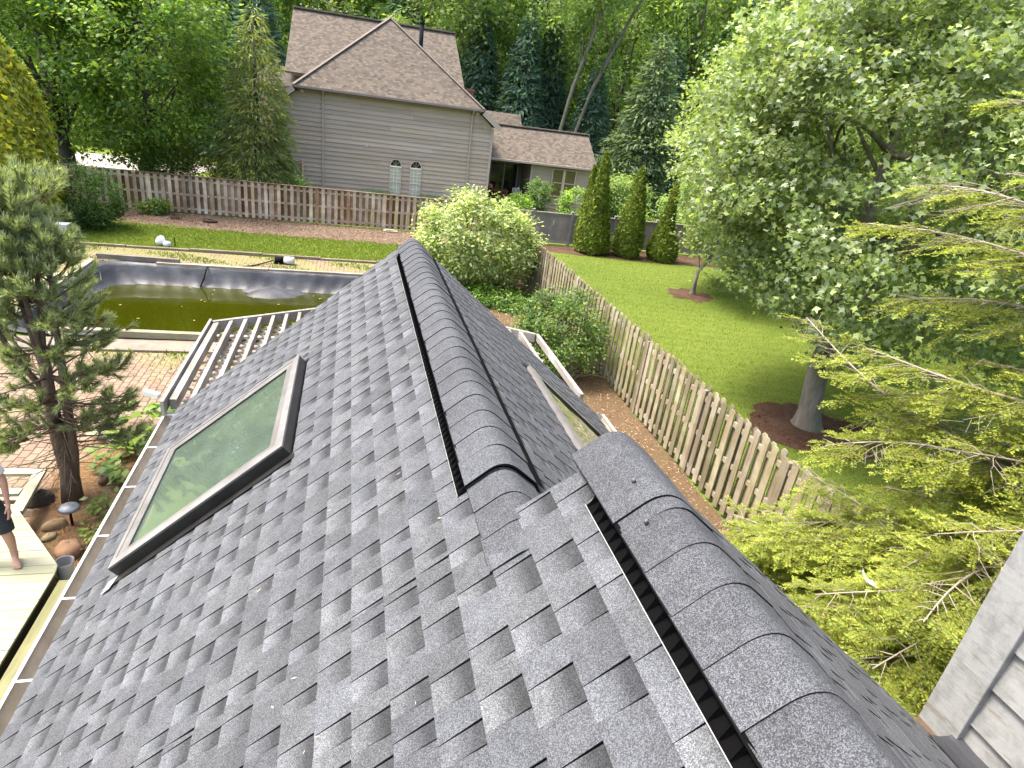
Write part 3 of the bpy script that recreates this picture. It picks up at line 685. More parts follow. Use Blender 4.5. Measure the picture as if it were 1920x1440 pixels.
struct(m.build('paving', PAVER))
CONC = pm('stained_concrete', (0.26, 0.205, 0.155), (0.36, 0.31, 0.235), 1.4, 0.85, 0.2, 20, c3=(0.22, 0.18, 0.15), s3=2.3, use_tint=True)
for i, x in enumerate((-9.2, -7.3, -5.42, -3.58, -1.7, 0.2)):
    m = MB(); m.box((x + 0.008, 14.3, 0.0), (x + 1.86, 14.93, 0.055), (1 + 0.05 * math.sin(i * 5),) * 3); struct(m.build('concrete_slab', CONC, bevel=0.008))
wavy([(-4.25, 9.3), (-4.2, 8.0), (-3.3, 6.8), (-2.2, 6.8), (-1.6, 6.8), (-1.6, 10.8), (-3.0, 10.6), (-3.9, 9.9)], 0.016, 'pine_straw_bed', STRAW, 0.05, 0.3, 8)
ROADM = pm('pale_concrete_road', (0.46, 0.41, 0.36), (0.55, 0.50, 0.44), 0.6, 0.9, 0.1, use_tint=True)
m = MB(); m.poly([(-60, 40.5, 0.01), (-9, 40.5, 0.01), (-8, 46.0, 0.01), (-17, 46.4, 0.01), (-24, 54, 0.01), (-34, 86, 0.01), (-46, 86, 0.01), (-40, 52, 0.01), (-60, 47, 0.01)]); struct(m.build('road', ROADM))

# ------------------------------------------------------------------ pool
def rr_ring(x0, x1, y0, y1, r, z, n=10):
    P = []
    for cx, cy, a0 in ((x1 - r, y1 - r, 0), (x0 + r, y1 - r, 90), (x0 + r, y0 + r, 180), (x1 - r, y0 + r, 270)):
        for k in range(n + 1): a = R(a0 + 90 * k / n); P.append((cx + r * math.cos(a), cy + r * math.sin(a), z))
    return P
def resample(P, n):
    P = P + [P[0]]; d = [0]
    for i in range(1, len(P)): d.append(d[-1] + (Vector(P[i]) - Vector(P[i - 1])).length)
    out = []; j = 0
    for k in range(n):
        t = d[-1] * k / n
        while d[j + 1] < t: j += 1
        f = (t - d[j]) / max(1e-9, d[j + 1] - d[j]); a, b = Vector(P[j]), Vector(P[j + 1]); out.append(a + (b - a) * f)
    return out
NR_ = 260
prof = [(-0.22, 0.07), (-0.02, 0.06), (0.03, -0.02), (0.10, -0.18), (0.20, -0.36), (0.36, -0.52), (0.6, -0.60), (1.05, -0.66), (1.2, -1.0), (1.7, -1.6), (2.4, -1.7)]
V = []; F = []
for k, (d, z) in enumerate(prof):
    ring = resample(rr_ring(POOL[0] + d, POOL[1] - d, POOL[2] + d * 0.8, POOL[3] - d, max(0.15, 0.9 - d * 0.1), z), NR_)
    for j, p in enumerate(ring):
        w = 0.0
        if 2 <= k <= 7: w = 0.035 * math.sin(j * 0.55 + k * 0.9) * math.sin(j * 0.13) + 0.022 * math.sin(j * 1.3 - k * 0.8) + 0.012 * math.sin(j * 2.3 + k)
        V.append((p.x, p.y, p.z + w))
for k in range(len(prof) - 1):
    for j in range(NR_): F.append((k * NR_ + j, k * NR_ + (j + 1) % NR_, (k + 1) * NR_ + (j + 1) % NR_, (k + 1) * NR_ + j))
pool = thing('swimming_pool', 'half drained pool with black rubber liner and green water', 'pool', (-3, 18, 0))
ln = np_mesh('liner', np.array(V), np.array(F), np.ones((len(F), 3)), LINER, pool, True)
m = MB(); m.poly([tuple(p) for p in resample(rr_ring(POOL[0] + 2.2, POOL[1] - 2.2, POOL[2] + 1.8, POOL[3] - 2.2, 0.5, -1.69), 40)]); m.build('liner_floor', LINER, pool)
m = MB(); WZ = -0.50
m.poly([tuple(p) for p in resample(rr_ring(POOL[0] + 0.32, POOL[1] - 0.32, POOL[2] + 0.25, POOL[3] - 0.32, 0.85, WZ), 60)]); struct(m.build('water', WATER))
# floating bulge of liner near the far side
V = []; F = []; nr, na = 9, 40
for i in range(nr):
    for j in range(na):
        a = 2 * math.pi * j / na; q = i / (nr - 1); w = 1 + 0.08 * math.sin(a * 3 + 1) + 0.05 * math.sin(a * 7)
        V.append((-2.35 + 0.98 * q * w * math.cos(a), 20.75 + 0.62 * q * w * math.sin(a), WZ - 0.03 + 0.2 * (1 - q * q) + 0.02 * math.sin(a * 5) * q))
for i in range(nr - 1):
    for j in range(na): F.append((i * na + j, i * na + (j + 1) % na, (i + 1) * na + (j + 1) % na, (i + 1) * na + j))
np_mesh('liner_bulge', np.array(V), np.array(F), np.ones((len(F), 3)), LINER, pool, True)
m = MB(); m.tube([(-4.35, 21.42, 0.09), (-4.38, 21.2, 0.03), (-4.45, 21.15, -0.25), (-4.55, 20.98, -0.50), (-4.3, 20.5, -0.62)], 0.022, 6); 
tag(m.build('drain_hose', BLACK, smooth=True), 'black hose hanging over the far pool liner into green water', 'hose')
def board(a, b, w, h, label, mat=BOARDW, t=(1, 1, 1), group=None):
    mb = MB(); mb.bar(a, b, w, h, t); return tag(mb.build('timber_board', mat, bevel=0.006), label, 'board', group)
board((-7.55, 21.62, 0.16), (-5.2, 21.5, 0.16), 0.14, 0.16, 'dark weathered timber on the far pool rim at its left corner', t=(0.6, 0.58, 0.55))
board((-5.85, 21.44, 0.075), (-2.55, 21.44, 0.075), 0.16, 0.09, 'long pale plank along the middle of the far pool rim', t=(1.1, 1.05, 1.0))
board((-2.53, 21.46, 0.075), (1.2, 21.5, 0.075), 0.16, 0.1, 'plank on the far pool rim nearest the shingled roof', t=(0.85, 0.82, 0.8))
board((-6.9, 15.42, 0.085), (-4.25, 15.30, 0.085), 0.17, 0.06, 'bleached plank lying on the near pool rim beside the pine', t=(1.15, 1.12, 1.1))
board((-5.1, 15.08, 0.14), (-3.0, 15.02, 0.14), 0.16, 0.16, 'pale squared timber on the near pool rim beside the pergola', t=(0.85, 0.87, 0.7))
board((-3.35, 15.22, 0.09), (0.9, 15.2, 0.09), 0.18, 0.07, 'plank on the near pool rim running under the pergola corner', t=(1.1, 1.08, 0.9))
board((-7.6, 15.6, 0.08), (-7.62, 21.4, 0.08), 0.16, 0.08, 'long board down the left side of the pool', DECKY, (1, 1, 1.2))
board((-8.3, 17.2, 0.1), (-7.9, 19.6, 0.1), 0.12, 0.06, 'loose bleached board lying left of the pool liner', DECKY, (1.2, 1.2, 1.5))
board((-6.75, 15.75, 0.1), (-6.35, 14.95, 0.12), 0.1, 0.05, 'short broken stick of wood over the near pool corner by the pine', t=(1.2, 1.2, 1.2))
m = MB(); rr = random.Random(4); x = -9.3
while x < 3.8:
    w = rr.uniform(1.9, 2.4); zt = 0.09 + rr.uniform(-0.02, 0.02); m2 = MB(); m2.bar((x, 23.5 + rr.uniform(-.03, .03), zt * 0.5), (x + w - 0.03, 23.5, zt * 0.5 + 0.01), 0.12, zt, (0.62, 0.56, 0.5))
    tag(m2.build('edging_timber', BOARDW, bevel=0.008), 'weathered timber edging between the brick paving and the lawn strip', 'timber', 'edging timbers along the lawn'); x += w
# ------------------------------------------------------------------ things around the pool
m = MB()
def ellipsoid(mb, c, r, n=10, k=6, seed=0, amp=0.1, t=(1, 1, 1), rz=0.0, mi=0):
    rr = random.Random(seed); i0 = len(mb.v); ph = [rr.uniform(0, 6) for _ in range(6)]
    for i in range(k + 1):
        v = -math.pi / 2 + math.pi * i / k
        for j in range(n):
            u = 2 * math.pi * j / n; w = 1 + amp * (math.sin(2 * u + ph[0]) + math.sin(3 * v + ph[1]) + 0.6 * math.sin(4 * u + 3 * v + ph[2]))
            x, y, z = r[0] * w * math.cos(v) * math.cos(u), r[1] * w * math.cos(v) * math.sin(u), r[2] * w * math.sin(v)
            mb.v.append((c[0] + x * math.cos(rz) - y * math.sin(rz), c[1] + x * math.sin(rz) + y * math.cos(rz), c[2] + z))
    for i in range(k):
        for j in range(n):
            a = i0 + i * n + j; b = i0 + i * n + (j + 1) % n; mb.f.append((a, b, b + n, a + n)); mb.t.append(t); mb.mi.append(mi)
ellipsoid(m, (-6.35, 24.05, 0.16), (0.17, 0.13, 0.17), 12, 8, 3, 0.08, (1, 1, 1.03)); ellipsoid(m, (-6.12, 23.9, 0.1), (0.17, 0.12, 0.1), 10, 6, 5, 0.12, (0.8, 0.84, 0.85))
tag(m.build('plastic_bag', PLASTW, smooth=True), 'crumpled white plastic bag on the lawn edge beside the paving', 'bag')
m = MB(); m.tube([(-5.9, 24.0, 0), (-5.9, 24.0, 0.32)], 0.018, 6); tag(m.build('garden_stake', BLACK), 'thin dark stake standing in the lawn edge by the white bag', 'stake')
root = thing('pool_pump', 'small black and white pool pump on the far paving', 'pump', (-2.1, 22.6, 0))
m = MB(); m.tube([(-2.45, 22.62, 0.13), (-2.15, 22.6, 0.13)], 0.11, 12); m.box((-2.5, 22.5, 0.0), (-2.1, 22.72, 0.05)); m.build('motor', BLACK, root, True)
m = MB(); m.tube([(-2.14, 22.6, 0.14), (-1.82, 22.56, 0.14)], [0.12, 0.14], 12); m.build('housing', PLASTW, root, True)
m = MB(); m.tube([(-2.5, 22.62, 0.1), (-2.8, 22.4, 0.04), (-3.1, 22.0, 0.03), (-3.5, 21.7, 0.05), (-3.7, 21.5, 0.12)], 0.02, 6); m.build('hose', BLACK, root, True)
m = MB(); m.box((1.55, 29.3, 0.0), (2.2, 29.75, 0.07), (1.25, 1.3, 1.4)); m.box((1.65, 29.35, 0.07), (2.05, 29.6, 0.11), (1.35, 1.4, 1.5)); tag(m.build('paving_slab', STONE, bevel=0.02), 'pale stone slabs lying on mulch in front of the far fence', 'stone')
m = MB(); m.box((-9.75, 23.9, 0.02), (-9.15, 24.2, 0.5)); m.box((-9.8, 23.86, 0.5), (-9.1, 24.24, 0.54)); tag(m.build('utility_box', PLASTW, bevel=0.015), 'white box half hidden behind the pine', 'box')
for i, (x, y, s, lb) in enumerate(((-6.95, 28.6, 0.2, 'dark clod with a twig on the mulch, left of the two by the far fence'), (-5.6, 28.5, 0.24, 'dark clod on the mulch right of the other by the far fence'))):
    m = MB(); ellipsoid(m, (x, y, 0.05), (s, s * 0.7, 0.09), 9, 5, i + 3, 0.2, (0.25, 0.2, 0.18)); tag(m.build('clod', STONE), lb, 'clod')

# ------------------------------------------------------------------ pergola at the gable end
perg = thing('pergola', 'weathered grey pergola with lattice beyond the shingled gable', 'pergola', (0.6, 7.4, 0))
PZ = 2.9
xsL = [-1.65 + 0.166 * k for k in range(14)]
def yfront(x): return 8.38 + (x + 1.65) * 0.63 if x < 0.6 else 8.38 + (2.7 - x) * 0.63
def beam(name, a, b, w, h, t=(1, 1, 1), mat=BEAMW):
    mb = MB(); mb.bar(a, b, w, h, t); return mb.build(name, mat, perg)
allx = [-1.65 + 0.1665 * k for k in range(27)]
for k, x in enumerate(allx[:-1]):
    w = 0.05 if k not in (0, 26) else 0.075
    beam('rafter', (x, YEND + 0.02, PZ - 0.005), (x, yfront(x) - 0.03, PZ - 0.005), w * 0.85, 0.11, (0.95 + 0.1 * ((k * 7) % 3) / 2,) * 3)
beam('front_beam', (-1.70, yfront(-1.65) - 0.03, PZ), (0.6, yfront(0.6) - 0.03, PZ), 0.05, 0.13); beam('front_beam', (0.6, yfront(0.6) - 0.03, PZ), (2.72, yfront(2.7) - 0.03, PZ), 0.05, 0.13)
m = MB()
for k in range(-40, 60):
    for sgn in (1, -1):
        x0 = -1.65 + k * 0.17 ; pts = []
        # diagonal laths clipped to the pergola footprint
        for t in np.linspace(0, 3.2, 33):
            x = x0 + sgn * t if sgn > 0 else x0 + 4.6 - t; y = YEND + 0.05 + t
            if -1.64 < x < 2.68 and y < yfront(x) - 0.06: pts.append((x, y))
        if len(pts) > 1: m.bar((pts[0][0], pts[0][1], PZ - 0.085 - 0.008 * (sgn > 0)), (pts[-1][0], pts[-1][1], PZ - 0.085 - 0.008 * (sgn > 0)), 0.045, 0.007, (1.1, 1.08, 1.05))
m.build('lattice', BEAMW, perg)
for (x, y) in ((-1.55, 8.3), (0.6, 9.65), (2.6, 8.3)): beam('post', (x, y - 0.05, 0), (x, y - 0.05, PZ - 0.06), 0.09, 0.09)
beam('outer_rail', (-1.72, YEND - 0.1, PZ + 0.01), (-1.72, yfront(-1.65) + 0.0, PZ + 0.01), 0.03, 0.15, (1.2, 1.2, 1.22)); beam('outer_rail', (2.755, YEND + 0.25, PZ + 0.01), (2.755, yfront(2.7), PZ + 0.01), 0.045, 0.09, (1.2, 1.2, 1.25))
m = MB(); m.bar((-1.98, 6.36, PZ + 0.0), (-1.83, 6.3, PZ - 0.02), 0.05, 0.05); m.build('bracket', WHITEP, perg)

# ------------------------------------------------------------------ deck
DZ = 0.35
deck = thing('wooden_deck', 'pale green treated wooden deck with an angled corner beside the roof gutter', 'deck', (-4.5, 6, 0))
m = MB(); y = -1.0; k = 0; rr = random.Random(3)
def deck_xr(y): return -3.27 if y < 6.8 else -3.27 - (y - 6.8) * 0.75
while y < 8.05:
    xa, xb = deck_xr(y), deck_xr(y + 0.136); t = rr.uniform(0.9, 1.08); z = DZ + rr.uniform(-0.002, 0.002)
    P = [(-9.0, y, z), (xa, y, z), (xb, y + 0.136, z), (-9.0, y + 0.136, z)]; Q = [(a, b, z - 0.03) for a, b, c in P]
    tt = (t, t * rr.uniform(0.98, 1.02), t * rr.uniform(0.9, 1.05))
    m.poly(P, tt)
    for i in range(4): m.poly([P[i], Q[i], Q[(i + 1) % 4], P[(i + 1) % 4]], (t * 0.9,) * 3)
    y += 0.1425
m.build('deck_boards', DECKW, deck)
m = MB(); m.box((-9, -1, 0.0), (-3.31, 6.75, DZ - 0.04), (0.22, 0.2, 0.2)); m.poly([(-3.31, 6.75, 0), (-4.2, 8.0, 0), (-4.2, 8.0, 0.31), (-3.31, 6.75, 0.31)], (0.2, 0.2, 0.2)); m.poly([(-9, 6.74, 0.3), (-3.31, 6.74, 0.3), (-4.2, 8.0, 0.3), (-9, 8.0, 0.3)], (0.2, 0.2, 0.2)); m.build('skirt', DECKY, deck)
m = MB(); m.bar((-4.17, 7.95, DZ - 0.03), (-4.28, 9.0, DZ - 0.03), 0.14, 0.05); m.bar((-4.30, 8.42, DZ - 0.02), (-9, 8.45, DZ - 0.02), 0.14, 0.05); m.bar((-4.30, 8.95, DZ - 0.04), (-9, 9.0, DZ - 0.04), 0.14, 0.05); m.bar((-4.3, 8.68, 0.1), (-9, 8.7, 0.1), 0.3, 0.05, (1.1, 0.85, 0.9)); m.build('step_frame', DECKW, deck)
for x0, x1, zz, t, lb in ((-3.21, -2.97, 0.30, (0.62, 0.62, 0.5), 'olive stained plank between the deck and the gutter'), (-2.955, -2.66, 0.31, (1.2, 1.2, 0.95), 'paler plank directly below the gutter beside the deck')):
    m = MB(); m.box((x0, -1, 0), (x1, 6.62, zz), t); tag(m.build('ground_plank', DECKY, bevel=0.006), lb, 'plank')
root = thing('bucket', 'white bucket at the corner of the deck', 'bucket', (-3.30, 7.0, 0))
bx_, by_ = -3.30, 7.0
m = MB(); m.tube([(bx_, by_, 0.0), (bx_, by_, 0.26)], [0.085, 0.10], 20, cap=False); m.tube([(bx_, by_, 0.1), (bx_, by_, 0.258)], [0.084, 0.092], 20, (0.45, 0.45, 0.45), cap=False); m.tube([(bx_, by_, 0.25), (bx_, by_, 0.265)], [0.108, 0.108], 20, (1.3, 1.3, 1.3), cap=False); m.poly([(bx_ + 0.088 * math.cos(a), by_ + 0.088 * math.sin(a), 0.14) for a in np.linspace(0, 2 * math.pi, 17)[:-1]], (0.5, 0.5, 0.55)); m.build('tub', PLASTW, root, True)
m = MB(); m.tube([(bx_ + 0.11 * math.cos(a), by_ - 0.02 + 0.02 * math.cos(a), 0.25 - 0.08 * math.sin(a)) for a in np.linspace(0, math.pi, 9)], 0.005, 5); m.build('handle', METAL, root)
for i, (c, r, t, lb) in enumerate((((-4.2, 8.62, 0.06), (0.2, 0.15, 0.12), (0.28, 0.3, 0.33), 'dark grey rock on pine straw by the deck step'), ((-3.8, 8.02, 0.04), (0.16, 0.1, 0.08), (1.2, 1.05, 0.8), 'yellowish rock on pine straw below the path light'), ((-3.78, 7.78, 0.03), (0.1, 0.06, 0.06), (1.35, 1.3, 1.05), 'small pale stone beside the diagonal deck edge'), ((-3.42, 7.42, 0.07), (0.19, 0.15, 0.13), (1.0, 0.72, 0.58), 'rounded reddish boulder beside the white bucket'), ((-3.55, 9.2, 0.04), (0.25, 0.09, 0.09), (0.8, 0.7, 0.55), 'long brown rock behind the pine trunk'))):
    m = MB(); ellipsoid(m, c, r, 14, 9, i + 20, 0.09, t, 0.4 * i); tag(m.build('rock', STONE, smooth=i != 0), lb, 'rock')
root = thing('path_light', 'low path light on a thin dark post in pine straw', 'path light', (-3.6, 8.05, 0))
m = MB(); m.tube([(-3.6, 8.05, 0), (-3.6, 8.05, 0.3)], 0.018, 8, (3, 0.6, 0.9)); m.build('post', BLACK, root)
m = MB(); m.tube([(-3.6, 8.05, 0.29), (-3.6, 8.05, 0.33), (-3.6, 8.05, 0.36)], [0.13, 0.11, 0.03], 16, (0.7, 0.75, 0.8)); m.build('hood', METAL, root, True)

# ------------------------------------------------------------------ fences
def right_fence():
    f = thing('picket_fence', 'weathered wooden picket fence between the mulch path and the neighbouring lawn', 'fence', (6.3, 12, 0)); rr = random.Random(12)
    posts = [6.6 + 2.45 * k for k in range(-3, 8)]
    y_end = 22.1
    for k, py in enumerate(posts + [y_end]):
        m = MB(); t = rr.uniform(0.85, 1.1); m.box((6.30, py - 0.045, 0), (6.39, py + 0.045, 1.76), (t, t * 0.98, t * 0.95)); m.build('post', FENCEW, f, bevel=0.006)
    ys = posts + [y_end]
    for k in range(len(ys) - 1):
        a, b = ys[k], ys[k + 1]; 
        for z in (0.2, 0.92, 1.6):
            m = MB(); m.box((6.325, a + 0.045, z - 0.045), (6.365, b - 0.045, z + 0.045), (1.15, 1.15, 1.15)); m.build('rail', FENCEW, f)
        for side in (0, 1):
            m = MB(); y = a + 0.02 + side * 0.122
            while y < b - 0.06:
                t = rr.uniform(0.62, 1.25); w = 0.135 * rr.uniform(0.93, 1.03); x = 6.302 if side == 0 else 6.366; h = 1.82 + rr.uniform(-0.035, 0.035); lean = rr.uniform(-0.022, 0.022)
                tc = (t, t * rr.uniform(0.96, 1.02), t * rr.uniform(0.85, 1.02)); x0, x1 = x, x + 0.019
                if side == 0: x0, x1 = x - 0.0, x + 0.019
                P = [(y, 0.06), (y + w, 0.06), (y + w + lean, h - 0.035), (y + w - 0.03 + lean, h), (y + 0.03 + lean, h), (y + lean, h - 0.035)]
                m.poly([(x0, p, q) for p, q in P][::-1], tc); m.poly([(x1, p, q) for p, q in P], tc)
                for i in range(6): p, q = P[i], P[(i + 1) % 6]; m.poly([(x0, *p), (x0, *q), (x1, *q), (x1, *p)], tc)
                y += 0.245 + rr.uniform(-0.012, 0.012)
            m.build('picket_panel', FENCEW, f)
right_fence()
def far_fence():
    f = thing('picket_fence', 'long weathered brown picket fence behind the pool lawn', 'fence', (-3, 30, 0)); rr = random.Random(15)
    ys = [-18 + 2.44 * k for k in range(10)] + [6.2]
    for k, px in enumerate(ys):
        m = MB(); t = rr.uniform(0.7, 1.0); m.box((px - 0.045, 29.99, 0), (px + 0.045, 30.08, 1.5), (t, t, t)); m.build('post', FENCEF, f)
    for k in range(len(ys) - 1):
        a, b = ys[k], ys[k + 1]
        for z in (0.2, 0.8, 1.4):
            m = MB(); m.box((a + 0.045, 30.0, z - 0.045), (b - 0.045, 30.035, z + 0.045), (1, 1, 1)); m.build('rail', FENCEF, f)
        for side in (0, 1):
            m = MB(); x = a + 0.01 + side * 0.135
            while x < b - 0.05:
                w = 0.14; h = 1.56 + rr.uniform(-0.02, 0.02); t = rr.uniform(0.7, 1.35); tc = (t, t * rr.uniform(0.95, 1.03), t * rr.uniform(0.88, 1.05))
                if rr.random() < 0.12: tc = (t * 0.75, t * 0.6, t * 0.5)
                yy = 29.975 if side == 0 else 30.037
                if side: tc = tuple(c * q for c, q in zip(tc, (0.55, 0.48, 0.42)))  # back pickets: shade behind the front row painted in as a darker brown tint
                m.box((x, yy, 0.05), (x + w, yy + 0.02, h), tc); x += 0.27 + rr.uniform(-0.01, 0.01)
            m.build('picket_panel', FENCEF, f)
        m = MB(); m.box((a, 29.95, 1.575), (b, 30.07, 1.6), (0.55, 0.5, 0.45)); m.build('cap_board', FENCEF, f)
far_fence()
def grey_fence():
    f = thing('panel_fence', 'solid grey stained panel fence behind the cone shaped evergreens', 'fence', (12, 29.6, 0)); rr = random.Random(2)
    xs = [6.35, 8.62, 10.6, 12.9, 15.2, 17.5, 19.8, 22.1]
    for x in xs:
        m = MB(); m.box((x - 0.06, 29.5, 0), (x + 0.06, 29.62, 1.62)); m.box((x - 0.075, 29.485, 1.62), (x + 0.075, 29.635, 1.65), (1.2, 1.2, 1.2)); m.build('post', GREYW, f)
    for a, b in zip(xs[:-1], xs[1:]):
        m = MB(); x = a + 0.06
        while x < b - 0.07:
            t = rr.uniform(0.88, 1.1); m.box((x, 29.55, 0.14), (min(x + 0.138, b - 0.06), 29.572, 1.5), (t, t, t)); x += 0.142
        m.build('plank_panel', GREYW, f)
        for z0, z1, y0 in ((0.08, 0.2, 29.53), (1.42, 1.5, 29.53), (1.50, 1.545, 29.48)):
            m = MB(); m.box((a + 0.06, y0, z0), (b - 0.06, y0 + 0.1, z1), (1.2, 1.2, 1.2)); m.build('rail', GREYW, f)
    m = MB(); m.box((9.68, 29.52, 0.95), (9.71, 29.545, 1.2), (1, 1, 1)); m.build('worn_patch', WHITEP, f)
grey_fence()
# ------------------------------------------------------------------ the neighbouring house
nb = thing('sided_house', 'taupe lap sided house with brown shingle roof beyond the far fence', 'house', (2, 40, 0))
def uvroof(name, polys, parent=nb, th=0.1):
    """Roof planes with metre UVs along the eave and up the slope."""
    V = []; F = []; UV = []
    for P in polys:
        P = [Vector(p) for p in P]; n = (P[1] - P[0]).cross(P[2] - P[0]).normalized()
        if n.z < 0: P = P[::-1]; n = -n
        e = Vector((0, 0, 1)).cross(n).normalized(); u = n.cross(e); i = len(V)
        V.extend([tuple(p) for p in P]); F.append(tuple(range(i, i + len(P)))); UV.extend([(p.dot(e), p.dot(u)) for p in P])
        j = len(V); V.extend([tuple(p - Vector((0, 0, th))) for p in P]); UV.extend([(0.1, 0.1)] * len(P)); F.append(tuple(range(j + len(P) - 1, j - 1, -1)))
        for k in range(len(P)):
            a, b = i + k, i + (k + 1) % len(P); F.append((a, a + len(P), b + len(P), b))
    me = bpy.data.meshes.new(name); me.from_pydata(V, [], F); me.materials.append(ROOFFAR); ul = me.uv_layers.new(name='uv')
    for lp in me.loops: ul.data[lp.index].uv = UV[lp.vertex_index]
    o = bpy.data.objects.new(name, me); COL.objects.link(o); o.parent = parent; o.matrix_parent_inverse = Matrix.Translation(parent.location).inverted(); return o
def laps(mb, y, x_at, z0, z1, exp=0.222, seed=1):
    rr = random.Random(seed); z = z0
    while z < z1:
        zt = min(z + exp, z1); (a, b), (c, d) = x_at(z), x_at(zt); nb_ = max(1, int((b - a) / 3.2)); fs = [0] + sorted(rr.random() for _ in range(nb_ - 1)) + [1]
        for f0, f1 in zip(fs[:-1], fs[1:]):
            t = rr.uniform(0.90, 1.08); mb.poly([(a + (b - a) * f0, y - 0.045, z), (a + (b - a) * f1, y - 0.045, z), (c + (d - c) * f1, y - 0.004, zt), (c + (d - c) * f0, y - 0.004, zt)], (t, t * rr.uniform(0.98, 1.01), t * rr.uniform(0.96, 1.02)))
        mb.poly([(a, y - 0.002, z), (b, y - 0.002, z), (b, y - 0.045, z), (a, y - 0.045, z)], (0.8, 0.8, 0.8)); z = zt
HL, HR, HY = -3.42, 7.58, 36.0
def xw(z):
    if z < 4.72: return HL, HR
    k = (z - 4.72) / 0.8; return HL + k, HR - k
m = MB(); laps(m, HY, xw, 0.0, 5.5); m.poly([(HL, HY, 0), (HL, 43, 0), (HL, 43, 4.6), (HL, HY, 4.6)]); m.poly([(HR, HY, 0), (HR, 43, 0), (HR, 43, 4.6), (HR, HY, 4.6)]); m.build('wall', SIDING, nb)
AX, AY, AZ = 2.02, 39.7, 9.5
hl, hr, hz, fy = -2.76, 6.9, 5.6, 35.55
uvroof('roof', [[(hl, fy, hz), (hr, fy, hz), (AX, AY, AZ)], [(-3.82, fy, 4.75), (hl, fy, hz), (AX, AY, AZ), (AX, 46, AZ), (-3.82, 46, 4.75)], [(hr, fy, hz), (7.86, fy, 4.82), (7.86, 46, 4.82), (AX, 46, AZ), (AX, AY, AZ)]])
m = MB()
for a, b in (((hl, fy, hz), (AX, AY, AZ)), ((hr, fy, hz), (AX, AY, AZ))): m.bar(Vector(a) + Vector((0, 0, 0.03)), Vector(b) + Vector((0, 0, 0.03)), 0.2, 0.03, (0.85, 0.85, 0.85))
m.build('hip_cap', pm('hip_cap_shingle', (0.27, 0.235, 0.19), (0.19, 0.165, 0.14), 6, 0.9, use_tint=True), nb)
uvroof('main_roof', [[(-3.75, 42.4, 6.2), (6.95, 42.4, 6.2), (6.6, 47, 9.85), (-3.55, 47, 9.85)], [(-3.75, 51.6, 6.2), (6.95, 51.6, 6.2), (6.6, 47, 9.85), (-3.55, 47, 9.85)]])
m = MB(); m.bar((-3.6, 46.97, 9.9), (6.65, 46.97, 9.9), 0.3, 0.07, (1.2, 1.1, 1.05)); m.build('ridge_trim', MATS['hip_cap_shingle'], nb)
m = MB(); m.box((-3.4, 43, 0), (6.5, 51, 6.25)); m.poly([(-3.4, 43, 6.2), (-3.4, 51, 6.2), (-3.4, 47, 9.7)]); m.poly([(6.45, 43, 6.2), (6.45, 51, 6.2), (6.45, 47, 9.7)]); m.build('main_wall', SIDING, nb)
uvroof('side_roof', [[(-4.25, 42.5, 5.62), (-2.3, 42.5, 5.62), (-2.3, 43.5, 6.35), (-4.25, 43.5, 6.35)]]); uvroof('side_roof', [[(-6.3, 45.5, 5.35), (-3.6, 45.5, 5.35), (-3.6, 47.2, 6.45), (-5.1, 47.2, 6.45)], [(-6.3, 45.5, 5.35), (-5.1, 47.2, 6.45), (-6.3, 49, 5.35)]])
m = MB(); m.box((-4.25, 42.46, 5.42), (-2.3, 42.5, 5.62), (1.1, 1.1, 1.1)); m.box((-4.1, 42.7, 0), (-3.42, 43.2, 5.45)); m.box((-6.1, 45.8, 0), (-3.42, 49, 5.35)); m.build('side_wall', SIDING, nb)
m = MB()  # rake boards, eave gutter, corner trim
m.bar((hl + 0.02, fy - 0.02, hz - 0.14), (-3.84, fy - 0.02, 4.64), 0.05, 0.26, (1.05, 1.05, 1.05)); m.build('rake_board', TAUPET, nb); m = MB(); m.bar((hr - 0.02, fy - 0.02, hz - 0.14), (7.88, fy - 0.02, 4.71), 0.05, 0.26, (1.05, 1.05, 1.05))
m.build('rake_board', TAUPET, nb)
m = MB(); m.box((hl + 0.05, fy - 0.1, hz - 0.1), (hr - 0.05, fy - 0.01, hz + 0.005), (0.6, 0.6, 0.62)); m.build('gutter', TAUPET, nb)
m = MB(); m.box((hl + 0.1, fy - 0.01, hz - 0.16), (hr - 0.1, HY - 0.005, hz - 0.13), (0.6, 0.6, 0.6)); m.build('soffit', TAUPET, nb)
for x0, x1 in ((HL - 0.02, HL + 0.12), (HR - 0.12, HR + 0.02)): 
    m = MB(); m.box((x0, HY - 0.06, 0), (x1, HY - 0.0, 4.72), (1.12, 1.12, 1.12)); m.build('corner_trim', TAUPET, nb)
for x in (-1.35, 6.34):
    m = MB(); m.box((x - 0.045, HY - 0.125, 0), (x + 0.045, HY - 0.046, 5.3), (1.02, 1.02, 1.02)); m.bar((x, fy - 0.05, hz - 0.08), (x, HY - 0.07, 5.27), 0.09, 0.09); m.build('downspout', TAUPET, nb)
for x in (-2.35, 6.62):
    m = MB(); m.box((x - 0.1, HY - 0.16, 5.28), (x + 0.08, HY - 0.03, 5.42), (1.6, 1.6, 1.6)); m.build('flood_light', TAUPET, nb)
m = MB(); m.box((0.83, HY - 0.07, 3.05), (0.9, HY - 0.02, 3.2), (1, 1, 1)); m.build('vent_cover', WHITEP, nb)
m = MB(); m.tube([(4.2, 44.6, 7.8), (4.2, 44.6, 9.9)], 0.13, 12, (2.6, 2.9, 3.2)); m.tube([(4.2, 44.6, 9.9), (4.2, 44.6, 10.05)], 0.16, 12, (2, 2.2, 2.4)); m.build('vent_pipe', BLACK, nb, True)
